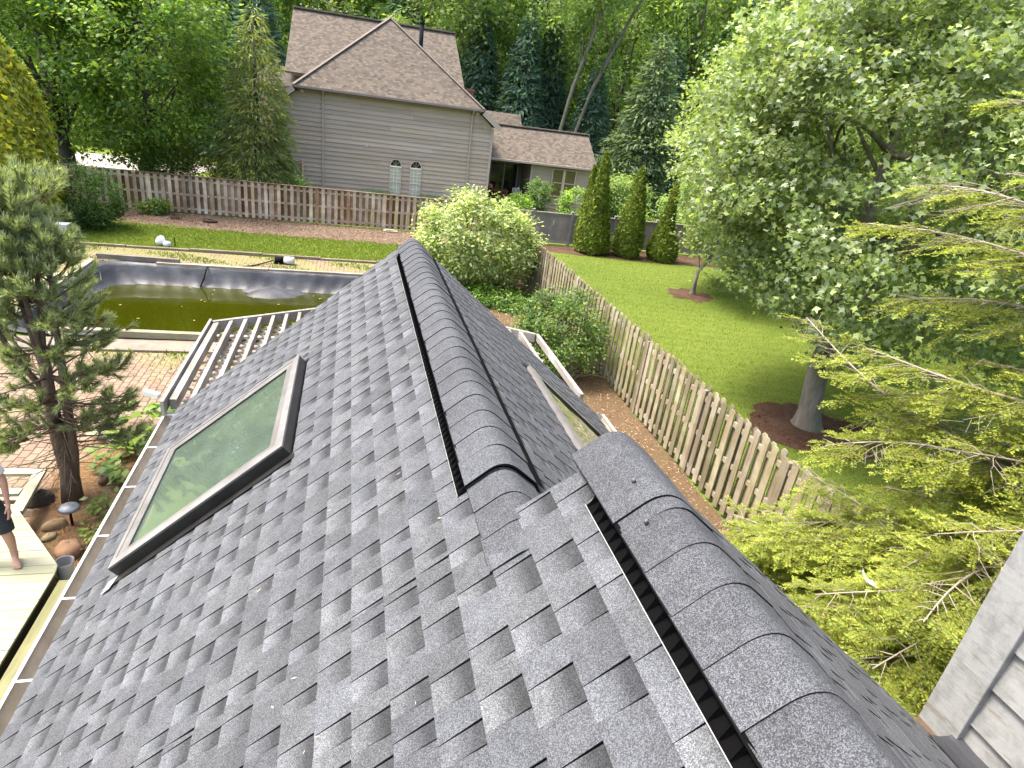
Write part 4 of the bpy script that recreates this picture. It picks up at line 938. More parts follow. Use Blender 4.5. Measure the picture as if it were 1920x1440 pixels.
m = MB(); m.box((7.45, 45.2, 5.0), (7.9, 45.7, 6.55)); m.box((7.4, 45.15, 6.55), (7.95, 45.75, 6.65), (1.4, 1.4, 1.4)); m.build('chimney', BRICKR, nb)
m = MB(); m.box((6.5, 40.3, 4.9), (7.55, 43, 5.5)); m.box((6.5, 40.2, 5.5), (7.75, 43, 5.62), (0.6, 0.6, 0.65)); m.build('return_wall', TAUPET, nb)
def arch_window(x):
    HW = HY - 0.035; w = 0.55; zb, zs, zt = 0.68, 2.26, 2.6
    m = MB(); P = [(x, zb), (x + w, zb), (x + w, zs)] + [(x + w / 2 + w / 2 * math.cos(a), zs + 0.33 * math.sin(a)) for a in np.linspace(0, math.pi, 13)[1:-1]] + [(x, zs)]
    O = [(x + w / 2 + (p - x - w / 2) * 1.12, zb + (q - zb) * 1.015 + 0.0) for p, q in P]
    for i in range(len(P)):
        a, b, c, d = P[i], P[(i + 1) % len(P)], O[(i + 1) % len(P)], O[i]
        m.poly([(a[0], HW - 0.06, a[1]), (b[0], HW - 0.06, b[1]), (c[0], HW - 0.06, c[1]), (d[0], HW - 0.06, d[1])], (1.5, 1.5, 1.5)); m.poly([(d[0], HW - 0.06, d[1]), (c[0], HW - 0.06, c[1]), (c[0], HW - 0.02, c[1]), (d[0], HW - 0.02, d[1])], (1.5, 1.5, 1.5))
    m.box((x - 0.03, HW - 0.075, zs - 0.07), (x + w + 0.03, HW - 0.03, zs), (2.3, 2.3, 2.3)); m.box((x, HW - 0.07, 1.4), (x + w, HW - 0.04, 1.46), (1.6, 1.6, 1.6))
    f = m.build('window', TAUPET, nb)
    m = MB(); m.poly([(x, HW - 0.045, zb), (x + w, HW - 0.045, zb), (x + w, HW - 0.045, zs - 0.07), (x, HW - 0.045, zs - 0.07)]); p = m.build('pane', CURTAIN, None); p.parent = f
    m = MB(); m.poly([(p, HW - 0.045, q) for p, q in P[2:]]); p = m.build('fanlight', GLASSD, None); p.parent = f
    m = MB()
    for k in range(1, 3): m.box((x + w * k / 3 - 0.012, HW - 0.058, zb), (x + w * k / 3 + 0.012, HW - 0.046, zs - 0.07), (2.2, 2.2, 2.2))
    for q in (0.88, 1.1, 1.62, 1.8, 1.98): m.box((x, HW - 0.057, q), (x + w, HW - 0.047, q + 0.022), (2.2, 2.2, 2.2))
    for a in (0.8, 1.57, 2.34): m.bar((x + w / 2, HW - 0.05, zs), (x + w / 2 + 0.25 * math.cos(a), HW - 0.05, zs + 0.3 * math.sin(a)), 0.015, 0.02, (1.2, 1.2, 1.2), up=(0, 1, 0))
    p = m.build('muntin', TAUPET, None); p.parent = f
arch_window(2.14); arch_window(3.22)
m = MB(); m.box((-3.3, HY - 0.5, 0), (-2.35, HY - 0.03, 2.05), (0.5, 0.5, 0.52)); m.box((-2.38, HY - 0.52, 0), (-2.3, HY - 0.45, 2.1), (1.5, 1.3, 1.0)); m.build('side_gate', TAUPET, nb)
# annex with porch
uvroof('annex_roof', [[(7.6, 37.9, 3.06), (14.75, 37.9, 3.1), (14.75, 40.6, 4.88), (7.6, 40.6, 4.84)], [(7.6, 43.4, 3.06), (14.75, 43.4, 3.1), (14.75, 40.6, 4.88), (7.6, 40.6, 4.84)]], th=0.08); uvroof('annex_roof', [[(7.6, 43.2, 4.4), (11.1, 43.2, 4.4), (11.1, 44.4, 5.5), (7.6, 44.4, 5.5)]])
m = MB(); m.bar((7.6, 40.58, 4.88), (14.78, 40.58, 4.92), 0.28, 0.06, (1.2, 1.1, 1.05)); m.build('ridge_trim', MATS['hip_cap_shingle'], nb)
AYW = 38.35
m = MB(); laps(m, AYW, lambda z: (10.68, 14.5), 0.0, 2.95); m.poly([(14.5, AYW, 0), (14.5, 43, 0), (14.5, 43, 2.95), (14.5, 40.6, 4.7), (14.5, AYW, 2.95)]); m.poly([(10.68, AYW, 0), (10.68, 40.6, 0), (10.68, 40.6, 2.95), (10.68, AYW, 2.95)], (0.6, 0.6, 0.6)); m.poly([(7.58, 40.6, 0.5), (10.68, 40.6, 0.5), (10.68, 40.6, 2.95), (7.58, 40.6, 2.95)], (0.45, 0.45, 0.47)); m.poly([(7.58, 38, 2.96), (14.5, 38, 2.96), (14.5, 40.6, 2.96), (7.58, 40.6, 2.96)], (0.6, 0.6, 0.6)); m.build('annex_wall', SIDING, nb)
m = MB(); m.box((7.58, 38.1, 0), (10.68, 40.6, 0.5)); m.build('porch_floor', pm('red_brown_porch', (0.16, 0.07, 0.05), (0.22, 0.11, 0.08), 5, 0.8, use_tint=True), nb)
m = MB(); m.box((7.6, 37.8, 2.98), (14.75, 37.9, 3.09), (1.05, 1.05, 1.05)); m.build('gutter', TAUPET, nb)
m = MB(); m.box((10.62, 38.22, 0.0), (10.72, 38.34, 2.95), (1.2, 1.2, 1.2)); m.build('downspout', TAUPET, nb)
m = MB(); m.box((8.6, 40.5, 0.5), (10.4, 40.58, 2.75), (1.2, 1.2, 1.2)); sd = m.build('sliding_door', TAUPET, nb)
for x in (8.66, 9.54):
    m = MB(); m.poly([(x, 40.49, 0.6), (x + 0.8, 40.49, 0.6), (x + 0.8, 40.49, 2.65), (x, 40.49, 2.65)]); p = m.build('pane', GLASSD, None); p.parent = sd
YELG = pm('yellow_blind_glass', (0.17, 0.135, 0.05), (0.23, 0.185, 0.08), 3, 0.25, 0.1, spec=0.5, use_tint=True)
m = MB()
for a, b in ((12.0, 12.06), (12.70, 12.86), (13.50, 13.56)): m.box((a, AYW - 0.04 - 0.06, 1.24), (b, AYW - 0.04 - 0.02, 2.84), (1.45, 1.4, 1.35))
for a, b in ((1.18, 1.25), (2.78, 2.85), (2.0, 2.05)): m.box((12.0, AYW - 0.04 - 0.065, a), (13.56, AYW - 0.04 - 0.018, b), (1.3, 1.25, 1.2))
aw = m.build('window', TAUPET, nb)
for x in (12.06, 12.86):
    m = MB(); m.poly([(x, AYW - 0.04 - 0.03, 1.25), (x + 0.64, AYW - 0.04 - 0.03, 1.25), (x + 0.64, AYW - 0.04 - 0.03, 2.78), (x, AYW - 0.04 - 0.03, 2.78)]); p = m.build('pane', YELG, None); p.parent = aw
# porch furniture
root = thing('plastic_chair', 'white plastic armchair on the dark porch', 'chair', (10.05, 38.6, 0.5))
m = MB(); m.box((9.78, 38.38, 0.92), (10.28, 38.85, 0.95)); m.build('seat', PLASTW, root)
m = MB()
for k in range(6): x = 9.82 + k * 0.085; m.bar((x, 38.85, 0.95), (x, 38.98, 1.34 + 0.06 * math.sin(math.pi * k / 5)), 0.05, 0.02)
m.bar((9.8, 38.98, 1.36), (10.28, 38.98, 1.36), 0.05, 0.06); m.build('backrest', PLASTW, root)
for x in (9.78, 10.28):
    m = MB(); m.bar((x, 38.38, 1.14), (x, 38.95, 1.17), 0.05, 0.03); m.bar((x, 38.4, 0.93), (x, 38.4, 1.14), 0.04, 0.04); m.build('armrest', PLASTW, root)
    for y in (38.4, 38.85): m = MB(); m.bar((x, y, 0.5), (x, y, 0.93), 0.045, 0.045); m.build('leg', PLASTW, root)
REDW = pm('red_brown_wood', (0.17, 0.06, 0.035), (0.25, 0.10, 0.06), 7, 0.6, use_tint=True)
root = thing('patio_table', 'red brown wooden table on the porch beside the white chair', 'table', (8.7, 38.6, 0.5))
m = MB(); m.box((8.0, 38.3, 1.2), (9.4, 39.1, 1.26)); m.build('tabletop', REDW, root)
for x in (8.1, 9.3):
    for y in (38.36, 39.0): m = MB(); m.box((x - 0.04, y - 0.04, 0.5), (x + 0.04, y + 0.04, 1.2)); m.build('leg', REDW, root)
m = MB()
for k in range(9): m.box((8.05 + k * 0.155, 38.33, 0.6), (8.12 + k * 0.155, 38.35, 1.2))
m.build('slat_side', REDW, root)
m = MB(); ellipsoid(m, (8.3, 38.5, 1.4), (0.12, 0.12, 0.14), 10, 6, 3, 0.08, (2.2, 1.6, 1.4)); tag(m.build('clay_pot', BRICKR, smooth=True), 'reddish pot standing on the porch table', 'pot')

# ------------------------------------------------------------------ vegetation
rg = np.random.default_rng(21)
LEAFN = leaf_mat('maple_leaf', (0.235, 0.295, 0.125), 0.5, 0.38, 0.5)
LEAFD = leaf_mat('dark_leaf', (0.16, 0.25, 0.06), 0.52, 0.45, 0.3)
LEAFW = leaf_mat('woodland_leaf', (0.24, 0.32, 0.13), 0.55, 0.5, 0.25)
CONIF = leaf_mat('conifer_spray', (0.065, 0.105, 0.032), 0.35, 0.55, 0.2)
HEML = leaf_mat('hemlock_spray', (0.25, 0.285, 0.06), 0.48, 0.5, 0.25)
PINEN = leaf_mat('pine_needle', (0.235, 0.27, 0.135), 0.4, 0.45, 0.3)
VIBUR = leaf_mat('pale_shrub_leaf', (0.36, 0.41, 0.21), 0.5, 0.45, 0.3)
HOSTA = leaf_mat('broad_leaf', (0.12, 0.185, 0.03), 0.3, 0.4, 0.35)
PAL_M = [(1, 1, 1), (1.15, 1.1, 1.0), (0.8, 0.88, 0.8), (1.35, 1.3, 1.25), (0.65, 0.75, 0.7), (1.0, 1.02, 1.5)]
PAL_D = [(1, 1, 1), (0.75, 0.85, 0.9), (1.2, 1.15, 0.9), (1.7, 1.45, 0.9), (0.6, 0.75, 0.8)]
PAL_W = [(1, 1, 1), (0.8, 0.95, 1.1), (1.2, 1.15, 0.9), (0.65, 0.8, 0.95), (1.45, 1.35, 0.9)]
PAL_G = [(1, 1, 1), (1.3, 1.2, 0.8), (0.75, 0.85, 0.9), (1.7, 1.45, 0.7)]
# near maple on the neighbour's lawn
tree('maple_tree', 'large pale leaved maple with grey trunk in the neighbouring lawn behind the picket fence', 'tree', (10.5, 10.85, 0), 2.6, 0.26, (1.2, 1.0, 6.5), (5.2, 5.1, 4.75), 560, 235, 0.58, 0.118, LEAFN, BARKM, PAL_M, rg, lean=(-0.5, 0.2), lob=True, limbs=30, inner=0.5, flat=0.55, up=0.5, camp=0.25)
tree('maple_tree', 'younger yellow green maple growing from the round mulch ring', 'tree', (13.4, 21.8, 0), 1.6, 0.09, (1.3, 0.3, 5.2), (3.3, 3.2, 3.9), 220, 170, 0.6, 0.125, LEAFN, BARKM, [(1.1, 1.1, 0.9), (1.4, 1.35, 0.8), (0.9, 1, 0.8), (1.2, 1.2, 1.2)], rg, lob=True, limbs=20, flat=0.5)
tree('maple_tree', 'big tree with dark spreading limbs at the right behind the grey trunked maple', 'tree', (22.5, 18.5, 0), 5.0, 0.34, (0.5, 0.5, 9.5), (6.8, 6.8, 7.2), 330, 190, 1.05, 0.16, LEAFN, BARK, [(0.7, 0.8, 0.75), (0.9, 1.0, 0.8), (0.55, 0.65, 0.65), (1.2, 1.2, 1.0)], rg, lean=(0.6, 0), lob=True, limbs=24, flat=0.55)
# the two dark maples beyond the far fence at the left
for (x, y, tr, c, r, lb) in ((-12.2, 33.2, 0.36, (-0.6, 0.3, 6.9), (4.9, 4.6, 4.9), 'dark green maple with bare trunk behind the left end of the far fence'), (-9.0, 33.4, 0.3, (0.3, 0.2, 6.4), (3.3, 3.9, 4.5), 'dark green maple with leafy trunk beside the drooping hemlock')):
    tree('maple_tree', lb, 'tree', (x, y, 0), 2.5, tr, c, r, 260, 110, 0.85, 0.2, LEAFD, BARK, PAL_D, rg, limbs=14, inner=0.55, flat=0.55, up=1.0, camp=0.35)
m = MB(); C = np.array([(-9.05 + rg.normal() * 0.14, 33.05 + rg.normal() * 0.1, 0.2 + 2.3 * rg.random()) for _ in range(60)]); P, idx, o = cloud(rg, C, np.full(60, 0.3), 24, 1.0)
V, F = leaves(P, rg.normal(size=P.shape) + np.array([0, -1, 0.6]), rg.normal(size=P.shape) + np.array([0, 0, -1]), 0.12, 0.08); tag(np_mesh('ivy', V, F, tints(len(P), rg, PAL_D, idx), LEAFD), 'ivy climbing the trunk of the maple beside the driveway', 'ivy')
# drooping hemlock by the neighbour's house
cone_tree('hemlock_tree', 'tall drooping grey green hemlock in front of the left end of the sided house', 'tree', (-4.1, 32.4, 0), 8.6, 2.1, 19000, 0.17, leaf_mat('drooping_spray', (0.21, 0.25, 0.10), 0.45, 0.55, 0.2), BARK, [(1, 1, 1), (1.3, 1.2, 0.9), (0.7, 0.8, 0.8), (1.5, 1.4, 1.0)], rg, tiers=9, droop=0.55, lump=0.35, thin=0.22, stretch=1.7, inner=0.35, prof=0.5)
# hedge and shrubs behind the far fence
for i, (x, y, r, t, lb) in enumerate(((-7.9, 32.6, (1.1, 0.8, 1.25), (1, 1, 1), 'dark rounded shrub behind the far fence right of the ivy trunk'), (-6.4, 32.5, (1.3, 0.8, 1.25), (1.3, 0.95, 1.0), 'reddish green shrub behind the far fence left of the hemlock'), (-2.75, 34.2, (0.75, 0.6, 0.72), (0.8, 0.9, 0.9), 'dark round shrub at the left corner of the sided house'))):
    bush('shrub', lb, 'shrub', (x, y, 0), r, 90, 90, 0.36, 0.11, LEAFD, BARK, [t, tuple(0.7 * c for c in t), tuple(1.3 * c for c in t)], rg)
for i, (x, y, s, lb) in enumerate(((-21.0, 50.0, 1.0, 'low hedge across the road, left of the ivy trunk'), (-17.6, 51.0, 1.2, 'clipped hedge across the road behind the first maple trunk'), (-15.0, 50.5, 1.1, 'hedge across the road between the two maple trunks'))):
    bush('hedge', lb, 'hedge', (x, y, 0), (1.9 * s, 1.2, 1.0 * s), 70, 70, 0.45, 0.16, LEAFD, BARK, [(1.3, 1.2, 1.0), (0.9, 1, 0.9), (1.9, 1.7, 1.0)] if i == 0 else PAL_D, rg)
bush('shrub', 'bright yellow green shrub beside the road at the far left', 'shrub', (-18.6, 47.6, 0), (1.2, 0.9, 0.6), 40, 60, 0.4, 0.13, VIBUR, BARK, [(1, 1, 0.6), (1.2, 1.15, 0.6)], rg)
# left edge evergreens
cone_tree('golden_cypress', 'golden green cypress at the left end of the far fence', 'tree', (-11.4, 25.6, 0), 6.4, 2.0, 16000, 0.16, leaf_mat('golden_spray', (0.31, 0.33, 0.04), 0.4, 0.5, 0.2), BARK, [(1, 1, 1), (1.4, 1.25, 0.8), (0.6, 0.72, 0.8), (1.0, 1.0, 1.2)], rg, droop=0.3, up=-0.2, lump=0.3, thin=0.4, prof=0.75, inner=0.75, stretch=1.3)
bush('juniper', 'grey green juniper spray overlapping the left end of the far fence', 'shrub', (-10.25, 28.2, 0), (0.85, 0.7, 0.95), 50, 80, 0.3, 0.16, CONIF, BARK, [(1.3, 1.35, 1.9), (1, 1.1, 1.5), (1.6, 1.6, 2.0)], rg, ratio=0.18)
bush('yew_bush', 'dark green yew bush on the lawn before the left end of the far fence', 'shrub', (-9.2, 26.0, 0), (1.15, 1.0, 0.85), 110, 90, 0.3, 0.12, CONIF, BARK, [(0.7, 0.95, 0.5), (1.0, 1.25, 0.6), (0.45, 0.65, 0.45)], rg, ratio=0.28)
bush('weed_clump', 'low weedy clump at the foot of the far fence beside the yew', 'plant', (-7.9, 29.4, 0), (0.6, 0.35, 0.3), 24, 60, 0.2, 0.1, LEAFD, BARK, PAL_D, rg, stems=3)
# pale shrubs this side of the right fence
bush('viburnum', 'big pale green flowering shrub at the far end of the right picket fence', 'shrub', (4.45, 20.9, 0), (1.85, 1.5, 1.55), 260, 90, 0.36, 0.125, VIBUR, BARK, [(1, 1, 1), (1.35, 1.3, 1.1), (0.7, 0.8, 0.7), (1.6, 1.55, 1.4), (0.5, 0.62, 0.5)], rg, inner=0.7)
for i, (x, y, lb) in enumerate(((4.1, 19.3, 'ground cover patch left under the pale flowering shrub'), (5.2, 19.1, 'ground cover patch under the pale flowering shrub beside the fence'), (3.6, 21.4, 'ground cover left behind the pale flowering shrub'))):
    bush('ground_cover', lb, 'plant', (x, y, 0), (0.95, 0.8, 0.28), 50, 60, 0.22, 0.1, HOSTA, BARK, [(0.7, 0.85, 0.7), (1, 1.1, 0.8), (0.5, 0.7, 0.6)], rg, stems=2, zc=0.15)
bush('shrub', 'mid green shrub with bare twigs against the picket fence', 'shrub', (5.15, 13.9, 0), (0.95, 1.0, 0.85), 130, 85, 0.3, 0.085, leaf_mat('mid_leaf', (0.11, 0.175, 0.040), 0.42, 0.45, 0.3), TWIG, [(1, 1, 1), (0.65, 0.8, 0.75), (1.5, 1.35, 0.8), (0.5, 0.65, 0.7)], rg, inner=0.6, zc=1.15)
m = MB()
for k in range(70):
    a = rg.random() * 6.28; q = 0.5 + 0.7 * rg.random(); m.tube(limb_pts(rg, (5.2 + 0.1 * rg.normal(), 13.5 + 0.2 * rg.normal(), 0.02), (5.2 + q * math.cos(a), 13.4 + 0.8 * q * math.sin(a), 0.15 + 0.7 * rg.random()), 5, 0.1, 0.15), [0.012, 0.01, 0.008, 0.006, 0.003], 4)
tag(m.build('dead_branch_tangle', TWIG), 'tangle of bare twigs at the foot of the mid green shrub', 'twigs')
# cone evergreens in front of the grey fence
EVG = leaf_mat('arborvitae_spray', (0.115, 0.16, 0.022), 0.35, 0.55, 0.2); pe = [(1, 1, 1), (1.4, 1.3, 0.9), (0.7, 0.8, 0.9), (1.15, 1.1, 1)]
for (x, y, h, r, lb) in ((11.25, 28.1, 4.55, 0.92, 'leftmost and tallest cone shaped evergreen before the grey fence'), (13.05, 27.95, 4.1, 0.86, 'middle cone shaped evergreen before the grey fence'), (14.85, 27.7, 3.6, 0.85, 'third cone shaped evergreen partly behind the maple leaves')):
    cone_tree('arborvitae', lb, 'tree', (x, y, 0), h, r, 9000, 0.10, EVG, BARK, pe, rg, group='cone shaped evergreens', prof=0.72, lump=0.30, thin=0.45, inner=0.82, up=0.5, stretch=1.3)
c2 = cone_tree('arborvitae', 'slim evergreen stem pressed against the left of the tallest cone shaped evergreen', 'tree', (10.95, 28.5, 0), 3.9, 0.6, 4500, 0.10, EVG, BARK, pe, rg, group='cone shaped evergreens', prof=0.72, lump=0.30, thin=0.45, inner=0.82, up=0.5, stretch=1.3)
bush('shrub', 'small brown green shrub between the first two cone shaped evergreens', 'shrub', (12.2, 28.6, 0), (0.5, 0.4, 0.5), 30, 50, 0.22, 0.09, LEAFD, BARK, [(1.5, 1.3, 1.2), (1.2, 1.0, 1.0)], rg)
for (x, y, rr_, pal, lb) in ((10.6, 36.6, (0.72, 0.6, 0.95), [(1, 1, 1.1), (1.4, 1.35, 1.3), (0.6, 0.75, 0.8)], 'dark rhododendron below the porch post of the sided house'), (12.95, 36.6, (0.8, 0.6, 0.95), [(1.6, 1.5, 1.3), (2.4, 2.2, 1.9), (1.0, 1.05, 1)], 'pale rhododendron under the yellow paned window'), (15.6, 33.0, (0.8, 0.7, 0.85), [(1.5, 1.5, 1.2), (2.2, 2.1, 1.8), (1, 1, 1)], 'pale rhododendron behind the grey fence between two cone shaped evergreens'), (9.2, 35.2, (0.7, 0.6, 0.8), [(1.9, 1.8, 1.2), (1.3, 1.3, 1.0)], 'yellow green shrub in front of the porch table')):
    bush('rhododendron', lb, 'shrub', (x, y, 0), rr_, 60, 60, 0.28, 0.13, LEAFD, BARK, pal, rg)
for (x, lb) in ((1.45, 'tuft of tall grass left of the arched windows'), (4.3, 'tuft of tall grass right of the arched windows')):
    n = 500; P = np.stack([x + 0.45 * rg.normal(size=n), 35.4 + 0.15 * rg.normal(size=n), np.zeros(n)], 1); V, F = leaves(P, rg.normal(size=(n, 3)) * 0.6 + np.array([0, -1, 0.1]), rg.normal(size=(n, 3)) * 0.22 + np.array([0, 0, 1]), 0.9 + 0.35 * rg.random(n), 0.025)
    tag(np_mesh('ornamental_grass', V, F, tints(n, rg, [(1, 1.2, 1.2), (0.8, 1, 0.9)]), PINEN), lb, 'plant')

# woodland behind the houses -------------------------------------------
protoA = tree('woodland_tree', 'tall deciduous tree in the woods behind the sided house', 'tree', (9.0, 55.0, 0), 9.0, 0.3, (0, 0, 14.0), (4.8, 4.8, 7.8), 150, 70, 1.2, 0.32, LEAFW, BARKM, PAL_W, rg, 'trees of the woods behind the sided house', limbs=16, flat=0.55, camp=0.4)
protoB = tree('woodland_tree', 'tall deciduous tree in the woods behind the sided house', 'tree', (22.0, 57.0, 0), 6.0, 0.26, (0.6, 0, 11.5), (5.2, 5.0, 8.6), 165, 70, 1.25, 0.34, LEAFW, BARK, PAL_W, rg, 'trees of the woods behind the sided house', lean=(1.2, 0), limbs=14, flat=0.55, camp=0.4)
protoC = tree('woodland_tree', 'tall deciduous tree in the woods behind the sided house', 'tree', (-14.0, 56.0, 0), 5.0, 0.3, (0, 0.4, 10.0), (5.6, 5.2, 8.6), 165, 72, 1.25, 0.34, LEAFW, BARK, [(0.75, 0.95, 0.9), (1, 1.05, 0.8), (0.55, 0.75, 0.8), (1.25, 1.2, 0.8)], rg, 'trees of the woods behind the sided house', limbs=12, flat=0.6, camp=0.4)
protos = [protoA, protoB, protoC]
rw = random.Random(77)
spots = []
for row, (y, step, x0, x1) in enumerate(((53, 8.0, -34, -6), (55, 6.8, 8, 46), (66, 6.5, -48, 60), (80, 8.5, -58, 78))):
    x = x0
    while x < x1: spots.append((x + rw.uniform(-1.5, 1.5), y + rw.uniform(-2.5, 2.5), row)); x += step * rw.uniform(0.85, 1.15)
for (x, y, row) in spots:
    if abs(x - 9) < 3 and y < 57 or abs(x - 22) < 3 and y < 59 or abs(x + 14) < 3 and y < 58: continue
    if x < -16 and y < 60: continue
    dup(protos[rw.randrange(3)], (x, y, 0), rw.uniform(0, 6.28), rw.uniform(0.85, 1.25))
pc = cone_tree('woodland_conifer', 'dark blue green conifer among the woods behind the sided house', 'tree', (12.6, 50.5, 0), 12.5, 2.9, 11000, 0.34, leaf_mat('dark_conifer', (0.11, 0.18, 0.125), 0.45, 0.6, 0.15), BARK, [(1, 1, 1), (0.7, 0.85, 0.95), (1.4, 1.3, 1.2)], rg, 'dark conifers of the woods', tiers=12, droop=0.3, thin=0.3, inner=0.5, prof=0.8)
for (x, y, s) in ((9.6, 52.5, 0.95), (15.3, 53.5, 1.05), (18.2, 50.0, 0.8), (-6.5, 52.5, 1.05), (-9.5, 54, 1.1), (4.5, 60, 1.3), (25, 52, 1.0), (29, 50, 0.9), (33.5, 53, 1.1), (-22, 62, 1.1)): dup(pc, (x, y, 0), rw.uniform(0, 6), s)
for i, (x, y, ln, lb) in enumerate(((14.6, 48.5, 2.2, 'slender pale trunk leaning right, left of two behind the annex roof'), (15.6, 49.0, 3.4, 'slender pale trunk leaning right, right of two behind the annex roof'))):
    tree('woodland_tree', lb, 'tree', (x, y, 0), 13.0, 0.15, (ln * 0.6, 0, 17), (3.2, 3.0, 5.5), 70, 60, 1.1, 0.3, LEAFW, BARKM, PAL_W, rg, lean=(ln * 1.6, 0), limbs=8, flat=0.55)
wp = cone_tree('white_pine', 'soft grey green pine behind the third cone shaped evergreen', 'tree', (20.3, 44.0, 0), 11.8, 3.1, 11000, 0.3, leaf_mat('white_pine_spray', (0.17, 0.23, 0.13), 0.5, 0.55, 0.2), BARK, [(1, 1, 1), (1.25, 1.2, 1.1), (0.7, 0.8, 0.85)], rg, tiers=8, droop=0.05, thin=0.3, inner=0.35, lump=0.35, prof=0.7)
dup(wp, (24.5, 41.0, 0), 2.0, 0.8, 'shorter soft grey green pine right of the taller one behind the maple')
for i, (x, y, s) in enumerate(((17.5, 40.0, 1.0), (21.5, 36.0, 1.2), (26.0, 33.0, 1.3), (-20, 52, 1.2), (30, 38, 1.5))):
    bush('shrub', ['green undergrowth shrub below the soft grey green pine', 'green undergrowth shrub behind the grey fence at its right end', 'broad undergrowth shrub right of the grey fence', 'broad shrub across the road at the far left', 'undergrowth shrub deep behind the maple'][i], 'shrub', (x, y, 0), (1.9 * s, 1.5 * s, 1.3 * s), 80, 70, 0.6, 0.2, LEAFW, BARK, PAL_W, rg)
# far mass of the wood, closing the view under and behind the trees
n = 60000; x = rg.uniform(-130, 170, n); y = 100 + rg.normal(size=n) * 5; z = 36 * rg.random(n); P = np.stack([x, y, z], 1); sz = 1.45 * (0.6 + 0.8 * rg.random(n))
V, F = leaves(P, np.array([0, -0.6, 0.9]) + rg.normal(size=(n, 3)) * 0.5, rg.normal(size=(n, 3)) + np.array([0, 0, -0.3]), sz, sz * 0.7)
stuff(np_mesh('distant_woods', V, F, tints(n, rg, [tuple(0.75 * c for c in p) for p in PAL_W]), LEAFW))
n = 9000; x = rg.uniform(-40, 60, n); y = rg.uniform(52, 70, n); keep = ~((x < -14) & (y < 60)); x, y = x[keep], y[keep]; n = len(x); P = np.stack([x, y, 1.6 * rg.random(n) ** 1.5], 1); sz = 0.5 * (0.6 + 0.8 * rg.random(n))
V, F = leaves(P, np.array([0, -0.3, 0.9]) + rg.normal(size=(n, 3)) * 0.5, rg.normal(size=(n, 3)), sz, sz * 0.7); stuff(np_mesh('undergrowth', V, F, tints(n, rg, PAL_W), LEAFD))
